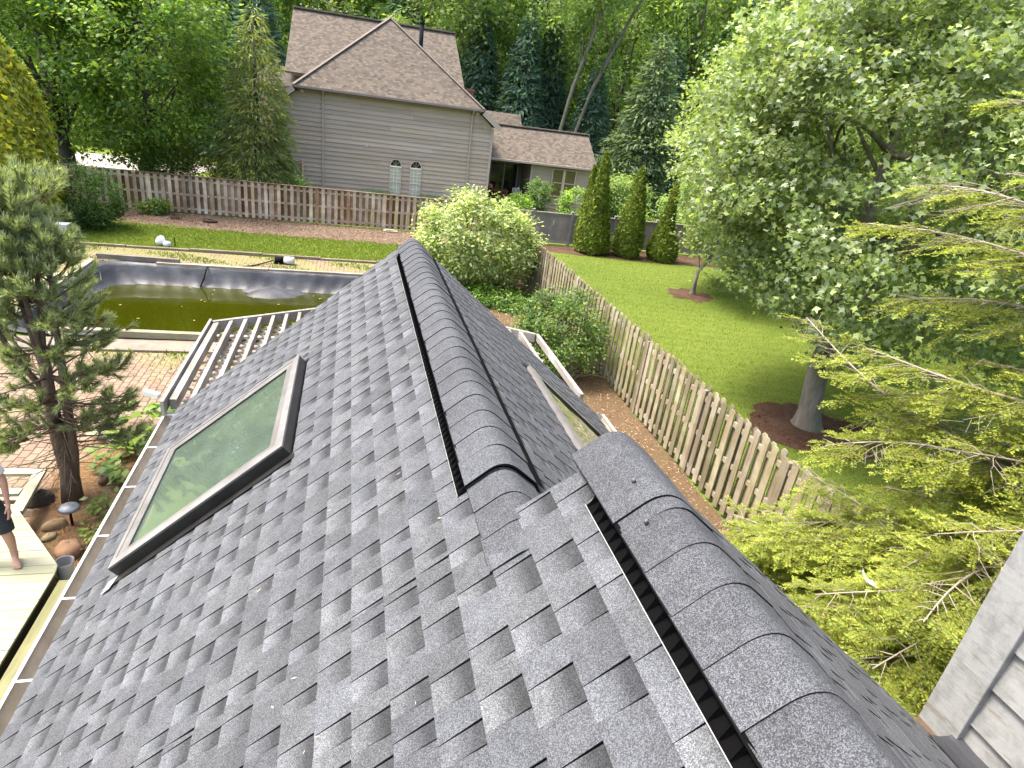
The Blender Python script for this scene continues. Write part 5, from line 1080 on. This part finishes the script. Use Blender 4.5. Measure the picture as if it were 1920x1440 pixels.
# ------------------------------------------------------------------ near pine in the straw bed
def near_pine():
    rn = np.random.default_rng(5); bx, by = -3.81, 8.66
    root = thing('pine_tree', 'young long needled pine with several leaders in the straw bed beside the roof', 'tree', (bx, by, 0))
    m = MB(); tw = MB(); tufts = []   # (point, direction, scale, brightness)
    def T(p, d, s=1.0, b=1.0): tufts.append((np.array(p, float), nrm(np.array(d, float)), s, b))
    main = [(0, 0, -0.05), (0.02, 0.02, 0.5), (-0.03, 0.03, 1.0), (-0.06, 0.05, 1.6), (-0.02, 0.03, 2.3)]
    m.tube(main, [0.15, 0.115, 0.10, 0.085, 0.07], 10)
    m.tube([(0.06, 0, 0.25), (0.12, 0.03, 0.8), (0.13, 0.05, 1.4), (0.16, 0.05, 2.2)], [0.07, 0.06, 0.055, 0.05], 8)
    leaders = [((-0.02, 0.03, 2.3), (-0.05, 0.0, 3.95)), ((0.16, 0.05, 2.2), (0.22, 0.05, 3.6)), ((-0.05, 0.04, 2.0), (-0.28, 0.1, 4.2)), ((-0.05, 0.04, 2.1), (0.02, 0.3, 4.25)), ((-0.06, 0.05, 1.7), (-0.62, 0.0, 3.7))]
    ring = lambda c, a, q, dz: (c[0] + q * math.cos(a), c[1] + q * math.sin(a), c[2] + dz)
    def twig(s, e, r0, nt, dead=False, b=1.0, spread=0.35):
        pts = limb_pts(rn, s, e, 5, -0.03 if not dead else 0.02, 0.08); (m if not dead else tw).tube(pts, [r0, r0 * .8, r0 * .6, r0 * .45, r0 * .3], 5)
        d = np.array(e) - np.array(s)
        if dead: return
        T(e, d / np.linalg.norm(d) + np.array([0, 0, 0.5]), 1.0, b)
        for k in range(nt):
            t = 0.45 + 0.5 * rn.random(); p = np.array(s) + d * t; dd = d / np.linalg.norm(d) + rn.normal(size=3) * 0.6 + np.array([0, 0, 0.25]); dd /= np.linalg.norm(dd)
            q = p + dd * (0.1 + 0.18 * rn.random()) ; (m).tube([tuple(p), tuple(q)], [r0 * .4, r0 * .25], 4, cap=False); T(q, dd + np.array([0, 0, 0.35]), 0.9, b)
    for s, e in leaders:
        pts = limb_pts(rn, s, e, 7, 0, 0.05); m.tube(pts, [0.045, 0.04, 0.035, 0.03, 0.024, 0.018, 0.01], 7)
        T(e, (0, 0, 1), 1.0, 1.5); L = e[2] - s[2]
        for f in (0.42, 0.6, 0.76, 0.9, 0.98):
            c = [s[i] + (e[i] - s[i]) * f for i in range(3)]
            for k in range(6):
                a = 6.28 * (k / 6) + rn.random() * 0.6 + f * 9; q = (0.62 - 0.42 * f) * (0.8 + 0.5 * rn.random())
                if c[2] < 3.2 and rn.random() < 0.55: continue
                twig(c, ring(c, a, q, 0.22 + 0.12 * rn.random()), 0.014, 4, b=1.25)
    # broad lower tiers
    for z, q, n_ in ((2.75, 0.62, 7), (2.35, 0.78, 9), (1.95, 0.9, 10), (1.6, 0.9, 5), (1.3, 0.9, 3)):
        for k in range(n_):
            a = 6.28 * k / n_ + rn.random() * 0.7 + z * 3; c = (0.0 + 0.05 * rn.normal(), 0.04, z); L = q * (0.7 + 0.45 * rn.random())
            twig(c, ring(c, a, L, 0.10 + 0.18 * rn.random()), 0.02, 11, b=1.0)
    for k in range(16):
        a = 6.28 * rn.random(); z = 0.9 + 0.5 * rn.random(); twig((0, 0.02, z), ring((0, 0.02, z), a, 0.5 + 0.5 * rn.random(), -0.1 + 0.2 * rn.random()), 0.016, 6, b=0.9)
    for k in range(90):
        a = 6.28 * rn.random(); z = 0.45 + 1.3 * rn.random(); q = 0.35 + 0.65 * rn.random(); twig((0.03, 0.03, z), ring((0.03, 0.03, z), a, q, -0.15 + 0.3 * rn.random()), 0.009, 0, True)
    m.build('trunk', BARKP, None, True).parent = root; tw.build('dead_twigs', BARKP, None, True).parent = root
    P = []; D = []; B = []; S = []
    for p, d, s, b in tufts:
        n = 78; along = rn.random(n) * 0.16; o = rn.normal(size=(n, 3)); o = nrm(o - d * (o @ d)[:, None]); dd = nrm(d * (0.75 + 0.5 * rn.random((n, 1))) + o * (0.35 + 0.5 * rn.random((n, 1))) )
        P.append(p - d * (0.16 - along)[:, None] * s); D.append(dd); B.append(np.full(n, b)); S.append(np.full(n, s))
    P = np.concatenate(P); D = np.concatenate(D); B = np.concatenate(B); S = np.concatenate(S); n = len(P)
    side = nrm(np.cross(D, rn.normal(size=(n, 3)))); L = (0.095 + 0.055 * rn.random(n))[:, None] * S[:, None]; W = 0.005
    V = np.stack([P - side * W, P + side * W, P + D * L + side * W * 0.3], 1).reshape(-1, 3); F = np.arange(3 * n).reshape(-1, 3)
    Tn = tints(n, rn, [(1, 1, 1), (1.25, 1.2, 1.1), (0.7, 0.8, 0.8), (1.1, 1.15, 1.4)], None, 0.2) * B[:, None]
    np_mesh('needles', V, F, Tn, PINEN).parent = root
    # pale upright candles
    m = MB()
    for p, d, s, b in tufts:
        if b > 1.2 and rn.random() < 0.5:
            for k in range(3):
                q = p + np.array([rn.normal() * 0.03, rn.normal() * 0.03, 0.0]); m.tube([tuple(q), tuple(q + np.array([rn.normal() * 0.02, rn.normal() * 0.02, 0.06 + 0.05 * rn.random()]))], [0.007, 0.003], 4)
    m.build('candles', pm('pine_candle', (0.42, 0.46, 0.22), (0.5, 0.52, 0.3), 20, 0.7), None).parent = root
near_pine()

# ------------------------------------------------------------------ hemlock beside the house wall
def near_hemlock():
    rn = np.random.default_rng(8); root = thing('hemlock_tree', 'feathery yellow green hemlock with bare grey twigs leaning over the roof beside the corner board', 'tree', (6.15, 2.65, 0))
    o = np.array([6.15, 2.65, 0.0]); m = MB(); m.tube([(0, 0, -0.05), (0.03, 0, 2.5), (0, 0.05, 5), (0.05, 0, 8.5)], [0.2, 0.16, 0.11, 0.03], 10); m.build('trunk', BARK, None, True).parent = root
    limbs = [((5.0, 5.7, 4.25), 3.7, .5), ((5.2, 5.5, 5.35), 4.9, .45), ((5.45, 5.2, 5.8), 5.3, .25), ((6.0, 5.3, 6.6), 6.0, .2), ((5.6, 4.6, 6.0), 5.7, .35), ((4.6, 4.0, 2.5), 2.7, .8), ((4.45, 5.2, 1.95), 2.1, .85), ((4.3, 4.4, 2.3), 2.3, .7),
             ((4.0, 3.2, 2.5), 2.5, .85), ((3.75, 2.5, 2.6), 2.7, .8), ((3.85, 2.4, 3.15), 3.2, .75), ((4.9, 3.9, 3.2), 3.2, .5), ((5.2, 4.6, 3.6), 3.5, .6), ((5.4, 5.0, 4.7), 4.5, .5), ((5.8, 4.7, 5.2), 5.0, .4), ((4.25, 2.7, 3.65), 3.6, .7), ((4.6, 3.1, 3.3), 3.3, .7),
             ((4.2, 4.0, 1.6), 1.9, .85), ((4.0, 3.0, 1.9), 2.0, .85), ((3.75, 2.3, 1.9), 2.0, .8), ((4.8, 3.4, 3.9), 3.8, .65), ((4.1, 3.6, 2.1), 2.3, .85), ((3.8, 2.8, 2.25), 2.3, .85), ((5.3, 3.9, 4.5), 4.3, .55), ((5.8, 4.0, 5.7), 5.5, .4), ((6.3, 5.0, 5.6), 5.4, .4), ((4.7, 4.6, 2.9), 2.9, .55),
             ((4.5, 2.9, 2.7), 2.8, .8), ((4.4, 3.5, 1.2), 1.5, .8), ((6.6, 4.6, 4.6), 4.5, .5), ((5.9, 3.8, 3.0), 3.0, .5), ((3.9, 2.1, 2.4), 2.5, .8), ((4.35, 2.45, 2.9), 3.0, .8), ((5.0, 4.2, 2.1), 2.3, .6), ((4.15, 4.9, 1.5), 1.8, .8)]
    for k in range(30): z = 0.9 + 1.7 * rn.random(); limbs.append(((3.75 + 0.9 * rn.random(), 2.1 + 3.1 * rn.random(), z), z + 0.3, .95))
    for k in range(10): z = 1.3 + 1.2 * rn.random(); limbs.append(((4.3 + 0.8 * rn.random(), 3.8 + 1.5 * rn.random(), z), z + 0.3, .9))
    for k in range(8): z = 2.6 + 1.8 * rn.random(); limbs.append(((4.5 + 0.9 * rn.random(), 3.0 + 2.0 * rn.random(), z), z + 0.1, .7))
    NP, ND, NB, NN = [], [], [], []
    for li, (end, h, green) in enumerate(limbs):
        e = np.array(end); s = np.array([6.15, 2.65, h]); pts = [np.array(p) for p in limb_pts(rn, s, e, 12, 0.05, 0.16)]
        lm = MB(); lm.tube([tuple(p - o) for p in pts], [0.017 * (1 - 0.85 * i / 11) + 0.0025 for i in range(12)], 6)
        L = np.linalg.norm(e - s); nlat = int(L / 0.06)
        for k in range(nlat):
            t = 0.12 + 0.88 * (k + rn.random() * 0.5) / nlat; i = min(10, int(t * 11)); f = t * 11 - i; p = pts[i] * (1 - f) + pts[min(11, i + 1)] * f
            ax = nrm(pts[min(11, i + 1)] - pts[max(0, i - 1)]); sd = np.cross(ax, [0, 0, 1]); sd = nrm(sd) * (1 if k % 2 else -1)
            ln = (0.22 + 0.55 * (1 - t) ** 0.7) * (0.5 + 0.7 * rn.random()); d = nrm(ax * (0.55 + 0.4 * rn.random()) + sd + rn.normal(size=3) * 0.22)
            q = [p + d * ln * u + np.array([0, 0, -0.28 * ln * u * u]) + rn.normal(size=3) * 0.012 for u in (0, 0.33, 0.66, 1.0)]
            lm.tube([tuple(x - o) for x in q], [0.0045, 0.0035, 0.0025, 0.0014], 4, cap=False)
            bare = rn.random() > 0.45 + 0.6 * green
            ns = max(4, int(ln / 0.034)); 
            for j in range(ns):
                u = 0.25 + 0.75 * (j + 0.5) / ns; b0 = q[0] + (q[3] - q[0]) * u; b0[2] = p[2] + (d[2] * ln * u) - 0.28 * ln * u * u
                s2 = nrm(np.cross(d, [0, 0, 1])) * (1 if j % 2 else -1); dd = nrm(d * 0.8 + s2 * (0.9 if j < ns - 1 else 0.1) + rn.normal(size=3) * 0.18 + np.array([0, 0, -0.18])); l2 = (0.08 + 0.11 * (1 - u * 0.5)) * (0.7 + 0.6 * rn.random())
                if bare:
                    if j % 2 == 0: lm.tube([tuple(b0 - o), tuple(b0 + dd * l2 * 1.3 - o)], [0.0022, 0.0012], 3, cap=False)
                    continue
                nn = int(l2 / 0.0125); uu = (np.arange(nn) + 0.5) / nn; base = b0 + dd * l2 * uu[:, None] + np.array([0, 0, -0.1]) * (l2 * uu[:, None] ** 2)
                pn = nrm(np.cross(dd, np.cross([0, 0, 1.0], dd) + 1e-6)); sv = nrm(np.cross(dd, [0, 0, 1.0]))
                for sg in (-1, 1):
                    NP.append(base); ND.append(nrm(dd * 0.55 + sv * sg + rn.normal(size=(nn, 3)) * 0.12)); NB.append((0.62 + 0.75 * uu * u + 0.3 * u) * (0.8 + 0.4 * rn.random())); NN.append(np.array([0, 0, 1.0]) + rn.normal(size=(nn, 3)) * 0.25)
        lm.build('branch', TWIG, None, True).parent = root
    P = np.concatenate(NP) - o; D = np.concatenate(ND); B = np.concatenate(NB); n = len(P)
    V, F = leaves(P, np.concatenate(NN), D, 0.028 + 0.012 * rn.random(n), 0.0125, 0.0)
    T = tints(n, rn, [(1, 1, 1), (1.15, 1.05, 0.8), (0.85, 0.95, 1.0)], None, 0.15) * B[:, None]
    np_mesh('foliage', V, F, T, HEML).parent = root
    print('hemlock needles', n)
near_hemlock()
m = MB(); q = [(4.17, 3.21, 2.85), (4.20, 3.18, 2.79), (4.225, 3.16, 2.765), (4.29, 3.10, 2.75), (4.275, 3.14, 2.79), (4.225, 3.19, 2.80), (4.195, 3.23, 2.87)]; m.poly(q); m.poly([(x + 0.004, y, z - 0.004) for x, y, z in q][::-1]); tag(m.build('plastic_scrap', PLASTW), 'torn white plastic scrap caught in the hemlock', 'scrap')

# ------------------------------------------------------------------ small plants, litter and grass
for i, (x, y, r, s, n_, lb) in enumerate(((-3.25, 10.35, (0.62, 0.6, 0.28), 0.23, 46, 'yellow green hosta beside the gutter corner by the pergola'), (-3.15, 9.35, (0.5, 0.45, 0.22), 0.17, 36, 'leafy hosta under the right branches of the pine'), (-3.2, 8.35, (0.22, 0.2, 0.12), 0.13, 18, 'small green plant in straw by the gutter level with the pine trunk'), (-3.25, 7.72, (0.17, 0.15, 0.08), 0.08, 18, 'tiny yellow weed in straw beside the reddish boulder'))):
    rn = np.random.default_rng(30 + i); root = thing('hosta', lb, 'plant', (x, y, 0)); C = crown_clumps(rn, (0, 0, r[2]), r, n_, 0.35); C[:, 2] = np.abs(C[:, 2]) + 0.04
    P, idx, o_ = cloud(rn, C, np.full(n_, 0.12), 5, 0.6); n = len(P); P[:, 2] = np.maximum(P[:, 2], 0.03); ow = nrm(P * np.array([1, 1, 0.2]))
    sz = s * (0.6 + 0.7 * rn.random(n)); V, F = leaves(P, np.array([0, 0, 1.2]) + rn.normal(size=(n, 3)) * 0.3 + ow * 0.3, ow + rn.normal(size=(n, 3)) * 0.4 + np.array([0, 0, -0.15]), sz, sz * 0.55, 0.08)
    np_mesh('leaves', V, F, tints(n, rn, [(1, 1, 1), (1.3, 1.2, 0.9), (0.75, 0.9, 0.8)], idx), HOSTA).parent = root
def scatter(name, n, area, mat, size, asp, pal, z=0.012, tilt=0.25, inside=None, seed=1, upright=False):
    rn = np.random.default_rng(seed); x = rn.uniform(area[0], area[1], n); y = rn.uniform(area[2], area[3], n)
    if inside is not None: k = inside(x, y, rn); x, y = x[k], y[k]
    n = len(x); P = np.stack([x, y, np.full(n, z) + (0 if upright else 0.015) * rn.random(n)], 1); sz = size * (0.5 + rn.random(n))
    if upright: V, F = leaves(P, rn.normal(size=(n, 3)) * np.array([1, 1, 0.2]), np.array([0, 0, 1.0]) + rn.normal(size=(n, 3)) * 0.45, sz, sz * asp, 0.0)
    else: V, F = leaves(P, np.array([0, 0, 1.0]) + rn.normal(size=(n, 3)) * tilt, rn.normal(size=(n, 3)), sz, sz * asp, 0.1)
    return stuff(np_mesh(name, V, F, tints(n, rn, pal, None, 0.3), mat))
CHIP = pm('wood_chip', (0.30, 0.20, 0.11), (0.42, 0.30, 0.18), 9, 0.95, use_tint=True)
cp = [(1, 0.98, 0.95), (1.35, 1.35, 1.3), (0.4, 0.37, 0.36), (0.65, 0.62, 0.6), (0.3, 0.28, 0.28), (1.7, 1.75, 1.8)]
scatter('mulch_chips', 26000, (2.7, 6.3, 2, 24), CHIP, 0.05, 0.28, cp, 0.012, 0.35, seed=3)
scatter('mulch_chips', 5000, (-9, 6.2, 26.9, 29.9), CHIP, 0.09, 0.35, [(0.8, 0.72, 0.68), (1.2, 1.1, 1), (0.5, 0.42, 0.4)], 0.01, 0.35, seed=4)
scatter('pine_straw_needles', 9000, (-4.4, -1.7, 6.8, 10.6), CHIP, 0.11, 0.05, [(1.05, 0.85, 0.6), (1.4, 1.15, 0.85), (0.6, 0.45, 0.32)], 0.024, 0.25, lambda x, y, r: (y > 6.9) & (x + 4.25 > (8.9 - y) * 0.62 - 0.15) & (y < 10.6 + (x + 3) * 0.7 + 0.6), 5)
LAWNB = leaf_mat('grass_blade', (0.125, 0.175, 0.02), 0.3, 0.5, 0.25)
gp = [(1, 1, 1), (1.35, 1.2, 1.0), (0.75, 0.9, 0.8), (1.8, 1.55, 1.7)]
def lawn_right(x, y, r): return (np.hypot(x - 13.3, y - 21.75) > 1.0) & (np.hypot(x - 10.5, y - 10.7) > 1.45) & (y < 27.6) & (r.random(len(x)) < np.clip(14 / np.hypot(x, y), 0.2, 1))
scatter('grass', 210000, (6.6, 22, 4, 28), LAWNB, 0.055, 0.17, gp, 0.0, 0, lawn_right, 6, True)
scatter('grass', 70000, (-9.2, 5.8, 23.6, 27.3), LAWNB, 0.06, 0.2, gp, 0.0, 0, lambda x, y, r: y < 27.5 + 0.0 * x - np.where(x < 3, 0.3 + 0.03 * (x + 9), 3.0 * (x - 3) / 1.5) + 0.1 * r.normal(size=len(x)), 7, True)
wp_ = [(1.2, 1.15, 1.2), (1.6, 1.35, 1.0), (0.8, 0.95, 0.8)]
scatter('paving_weeds', 9000, (-9, 3.6, 21.6, 23.4), LAWNB, 0.07, 0.35, wp_, 0.0, 0, lambda x, y, r: (np.sin(x * 2.1 + np.cos(y * 3)) + np.sin(y * 4.2 + x) + r.normal(size=len(x)) * 0.6 > 0.7), 8, True)
scatter('paving_weeds', 5000, (-7, 0, 12.2, 14.3), LAWNB, 0.075, 0.35, wp_, 0.0, 0, lambda x, y, r: r.random(len(x)) < np.exp(-(14.28 - y) * 2.6) * (0.35 + 0.65 * (np.sin(x * 3.3) + np.sin(x * 1.27) > 0.2)), 9, True)
for i, (a, b) in enumerate((((5.0, 8.6, 0.05), (5.35, 8.4, 0.06)), ((5.2, 7.9, 0.05), (5.75, 7.55, 0.05)), ((4.85, 7.95, 0.04), (5.0, 7.7, 0.05)))):
    m = MB(); m.tube(limb_pts(rg, a, b, 5, 0.05, 0.15), [0.012, 0.018, 0.02, 0.015, 0.006], 6, (2.0, 2.1, 2.2)); tag(m.build('bleached_stick', CHIP, smooth=True), ['short bleached stick on the tan mulch, farthest of three', 'longest bleached stick on the tan mulch beside the fence', 'small bleached stick on the tan mulch, nearest the roof'][i], 'stick')

# ------------------------------------------------------------------ person at the deck
def person():
    root = thing('person', 'barefoot person in dark shorts and pale shirt standing on the deck', 'person', (-4.0, 6.95, 0.35)); Z = 0.352
    J = {}; E = []
    def j(n, p, r, par=None): J[n] = (len(J), p, r); (E.append((J[par][0], J[n][0])) if par else None)
    j('pelvis', (-4.0, 6.96, Z + 0.95), (0.155, 0.11)); j('waist', (-4.0, 6.97, Z + 1.10), (0.13, 0.10), 'pelvis'); j('chest', (-4.0, 6.98, Z + 1.28), (0.155, 0.115), 'waist'); j('top', (-4.0, 6.98, Z + 1.42), (0.11, 0.09), 'chest')
    j('neck', (-4.0, 6.97, Z + 1.50), (0.055, 0.055), 'top'); j('jaw', (-4.0, 6.94, Z + 1.57), (0.062, 0.07), 'neck'); j('head', (-4.0, 6.95, Z + 1.66), (0.078, 0.095), 'jaw'); j('crown', (-4.0, 6.96, Z + 1.73), (0.055, 0.065), 'head'); j('nose', (-4.0, 6.845, Z + 1.63), (0.012, 0.012), 'head')
    for s, sx in (('l', 1), ('r', -1)):
        j(s + 'sh', (-4.0 + sx * 0.185, 6.98, Z + 1.40), (0.055, 0.055), 'top'); j(s + 'el', (-4.0 + sx * 0.285, 6.98, Z + 1.13), (0.042, 0.042), s + 'sh'); j(s + 'fa', (-4.0 + sx * 0.305, 6.94, Z + 1.0), (0.039, 0.036), s + 'el'); j(s + 'wr', (-4.0 + sx * 0.325, 6.89, Z + 0.87), (0.026, 0.022), s + 'fa'); j(s + 'pa', (-4.0 + sx * 0.332, 6.872, Z + 0.81), (0.020, 0.036), s + 'wr'); j(s + 'kn', (-4.0 + sx * 0.335, 6.86, Z + 0.775), (0.016, 0.036), s + 'pa')
        for k, (dy, ln) in enumerate(((-0.030, 0.07), (-0.010, 0.08), (0.010, 0.075), (0.028, 0.06))):
            j(f'{s}f{k}a', (-4.0 + sx * 0.338, 6.858 + dy, Z + 0.75), (0.0095, 0.0095), s + 'kn'); j(f'{s}f{k}b', (-4.0 + sx * 0.334, 6.855 + dy * 1.1, Z + 0.75 - ln * 0.55), (0.0088, 0.0088), f'{s}f{k}a'); j(f'{s}f{k}c', (-4.0 + sx * 0.318, 6.857 + dy * 1.1, Z + 0.75 - ln), (0.0075, 0.0075), f'{s}f{k}b')
        j(s + 't1', (-4.0 + sx * 0.322, 6.835, Z + 0.80), (0.011, 0.011), s + 'pa'); j(s + 't2', (-4.0 + sx * 0.312, 6.818, Z + 0.765), (0.009, 0.009), s + 't1')
        kx = 0.225 if s == 'l' else 0.13
        j(s + 'hip', (-4.0 + sx * 0.11, 6.96, Z + 0.86), (0.095, 0.095), 'pelvis'); j(s + 'th', (-4.0 + sx * (0.11 + kx) / 2, 6.94, Z + 0.66), (0.08, 0.085), s + 'hip'); j(s + 'kn2', (-4.0 + sx * kx, 6.905, Z + 0.47), (0.056, 0.06), s + 'th'); j(s + 'cf', (-4.0 + sx * (kx + 0.01), 6.935, Z + 0.33), (0.054, 0.058), s + 'kn2'); j(s + 'sh2', (-4.0 + sx * (kx + 0.01), 6.95, Z + 0.2), (0.042, 0.044), s + 'cf'); j(s + 'an', (-4.0 + sx * (kx + 0.01), 6.955, Z + 0.085), (0.034, 0.036), s + 'sh2')
        ax = -4.0 + sx * (kx + 0.01); ux, uy = sx * 0.45, -0.89
        j(s + 'hl', (ax - ux * 0.04, 6.955 - uy * 0.04, Z + 0.036), (0.034, 0.034), s + 'an'); j(s + 'in', (ax + ux * 0.07, 6.955 + uy * 0.07, Z + 0.05), (0.034, 0.036), s + 'an'); j(s + 'ba', (ax + ux * 0.145, 6.955 + uy * 0.145, Z + 0.026), (0.044, 0.024), s + 'in')
        for k in range(5):
            o = (k - 2) * 0.018; ln = (0.20, 0.205, 0.2, 0.19, 0.178)[k if s == 'r' else 4 - k]; r = 0.014 if k == (0 if s == 'l' else 4) else 0.010
            j(f'{s}to{k}', (ax + ux * ln - uy * o, 6.955 + uy * ln + ux * o, Z + 0.014), (r, r), s + 'ba')
    me = bpy.data.meshes.new('body'); me.from_pydata([v[1] for v in J.values()], E, []); me.materials.append(SKIN)
    ob = bpy.data.objects.new('body', me); COL.objects.link(ob); ob.parent = root; ob.matrix_parent_inverse = Matrix.Translation(root.location).inverted()
    sk = ob.modifiers.new('skin', 'SKIN'); sk.use_smooth_shade = True; ss = ob.modifiers.new('sub', 'SUBSURF'); ss.levels = 2; ss.render_levels = 2
    bpy.context.view_layer.objects.active = ob
    if not me.skin_vertices: 
        bpy.context.view_layer.update()
    lay = me.skin_vertices[0].data
    for i, v in enumerate(J.values()): lay[i].radius = v[2]; lay[i].use_root = (i == 0)
    m = MB(); zz = Z
    m.tube([(-4.0, 6.965, zz + 1.05), (-4.0, 6.965, zz + 0.95), (-4.0, 6.96, zz + 0.86), (-4.0, 6.96, zz + 0.80)], [0.15, 0.165, 0.175, 0.15], 18)
    m.tube([(-3.92, 6.96, zz + 0.88), (-3.86, 6.945, zz + 0.72), (-3.80, 6.92, zz + 0.56), (-3.785, 6.91, zz + 0.47)], [0.115, 0.112, 0.105, 0.104], 16, cap=False); m.tube([(-4.08, 6.96, zz + 0.88), (-4.11, 6.945, zz + 0.72), (-4.13, 6.92, zz + 0.56), (-4.13, 6.91, zz + 0.47)], [0.115, 0.112, 0.105, 0.104], 16, cap=False)
    m.build('shorts', SHORTS, root, True)
    m = MB(); m.tube([(-4.0, 6.97, zz + 0.93), (-4.0, 6.97, zz + 1.1), (-4.0, 6.98, zz + 1.3), (-4.0, 6.98, zz + 1.43), (-4.0, 6.975, zz + 1.48)], [0.175, 0.165, 0.18, 0.13, 0.075], 18)
    for sx in (1, -1): m.tube([(-4.0 + sx * 0.12, 6.98, zz + 1.42), (-4.0 + sx * 0.19, 6.98, zz + 1.38), (-4.0 + sx * 0.255, 6.98, zz + 1.2)], [0.07, 0.072, 0.07], 14, cap=False)
    m.build('shirt', SHIRT, root, True)
    m = MB(); ellipsoid(m, (-4.0, 6.975, zz + 1.70), (0.085, 0.10, 0.075), 14, 8, 3, 0.03); m.build('hair', HAIR, root, True)
    for sx in (1, -1):
        m = MB(); ellipsoid(m, (-4.0 + sx * 0.032, 6.862, zz + 1.655), (0.013, 0.01, 0.009), 8, 5, 1, 0.0); m.build('eye', PLASTW, root, True)
        m = MB(); ellipsoid(m, (-4.0 + sx * 0.083, 6.96, zz + 1.64), (0.012, 0.025, 0.035), 8, 5, 2, 0.05); m.build('ear', SKIN, root, True)
    m = MB(); ellipsoid(m, (-4.0, 6.868, zz + 1.575), (0.026, 0.008, 0.008), 10, 5, 2, 0.0, (1, 0.7, 0.7)); m.build('mouth', pm('lips', (0.42, 0.18, 0.15), (0.46, 0.2, 0.17), 9, 0.5), root, True)
person()

scatter('mulch_chips', 2500, (9, 12, 9.2, 12.2), CHIP, 0.06, 0.35, [(0.3, 0.18, 0.14), (0.5, 0.3, 0.22), (0.2, 0.12, 0.1)], 0.03, 0.4, lambda x, y, r: np.hypot(x - 10.5, y - 10.7) < 1.45, 14)

scatter('floating_leaves', 45, (-6.8, 1.0, 15.7, 21.0), CHIP, 0.09, 0.6, [(1.2, 1.15, 0.5), (0.8, 0.8, 0.3), (2, 1.9, 1.2)], WZ + 0.006, 0.05, None, 41)
rn_ = random.Random(3); rb_v = MB()
for k in range(70):
    x = rn_.uniform(-1.5, 0.5); y = rn_.uniform(0.8, 5.9); a = rn_.uniform(0, 3.14); L_ = rn_.uniform(0.004, 0.012); w_ = 0.0035; z_ = zl(x) + 0.026
    if SKX[0] - 0.1 < x < SKX[1] + 0.1 and SKY[0] - 0.1 < y < SKY[1] + 0.1: continue
    dx, dy = math.cos(a) * L_, math.sin(a) * L_; t_ = rn_.uniform(0.9, 2.2)
    rb_v.poly([(x - dx, y - dy, z_ - K * -dx * -1), (x + dy * 0.2, y - dx * 0.2, z_ + K * dy * 0.2), (x + dx, y + dy, z_ + K * dx), (x - dy * 0.2, y + dx * 0.2, z_ - K * dy * 0.2)], (t_, t_ * 1.1, t_ * 1.4))
stuff(rb_v.build('leaf_litter', CHIP))
# ------------------------------------------------------------------ camera, sun, sky
cam = bpy.data.cameras.new('camera'); co = bpy.data.objects.new('camera', cam); COL.objects.link(co); scene.camera = co
FPX, PIT, ROL, YAW = 1165.0, R(23.94), R(7.82), R(16.42)
fwd = Vector((math.sin(YAW) * math.cos(PIT), math.cos(YAW) * math.cos(PIT), -math.sin(PIT))); rt = Vector((math.cos(YAW), -math.sin(YAW), 0)); upv = rt.cross(fwd)
r_ = rt * math.cos(ROL) + upv * math.sin(ROL); u_ = -rt * math.sin(ROL) + upv * math.cos(ROL)
co.matrix_world = Matrix(((r_.x, u_.x, -fwd.x, 0), (r_.y, u_.y, -fwd.y, 0), (r_.z, u_.z, -fwd.z, EYE), (0, 0, 0, 1)))
cam.sensor_fit = 'HORIZONTAL'; cam.sensor_width = 36; cam.lens = 36 * FPX / 1920; cam.clip_end = 600; cam.clip_start = 0.05
EL = R(64); AZV = Vector((-0.95, 0.30, 0)).normalized()
sdir = Vector((AZV.x * math.cos(EL), AZV.y * math.cos(EL), math.sin(EL)))
sun = bpy.data.lights.new('sun', 'SUN'); sun.energy = 1.5; sun.angle = R(12.0); sun.color = (1.0, 0.95, 0.87); so = bpy.data.objects.new('sun', sun); COL.objects.link(so)
so.rotation_euler = (-sdir).to_track_quat('-Z', 'Y').to_euler()
w = bpy.data.worlds.new('World'); scene.world = w; w.use_nodes = True; nt = w.node_tree; nt.nodes.clear()
sky = nt.nodes.new('ShaderNodeTexSky'); sky.sky_type = 'NISHITA'; sky.sun_disc = False; sky.sun_elevation = EL; sky.sun_rotation = math.atan2(AZV.x, AZV.y); sky.dust_density = 5.0; sky.air_density = 0.8; sky.ozone_density = 0.4
bg = nt.nodes.new('ShaderNodeBackground'); bg.inputs[1].default_value = 0.15; wo = nt.nodes.new('ShaderNodeOutputWorld'); nt.links.new(sky.outputs[0], bg.inputs[0]); nt.links.new(bg.outputs[0], wo.inputs[0])
scene.cycles.diffuse_bounces = 8; scene.cycles.transmission_bounces = 12; scene.cycles.max_bounces = 14
vs = scene.view_settings; vs.view_transform = 'Standard'; vs.look = 'None'; vs.exposure = 2.15; vs.gamma = 1.0
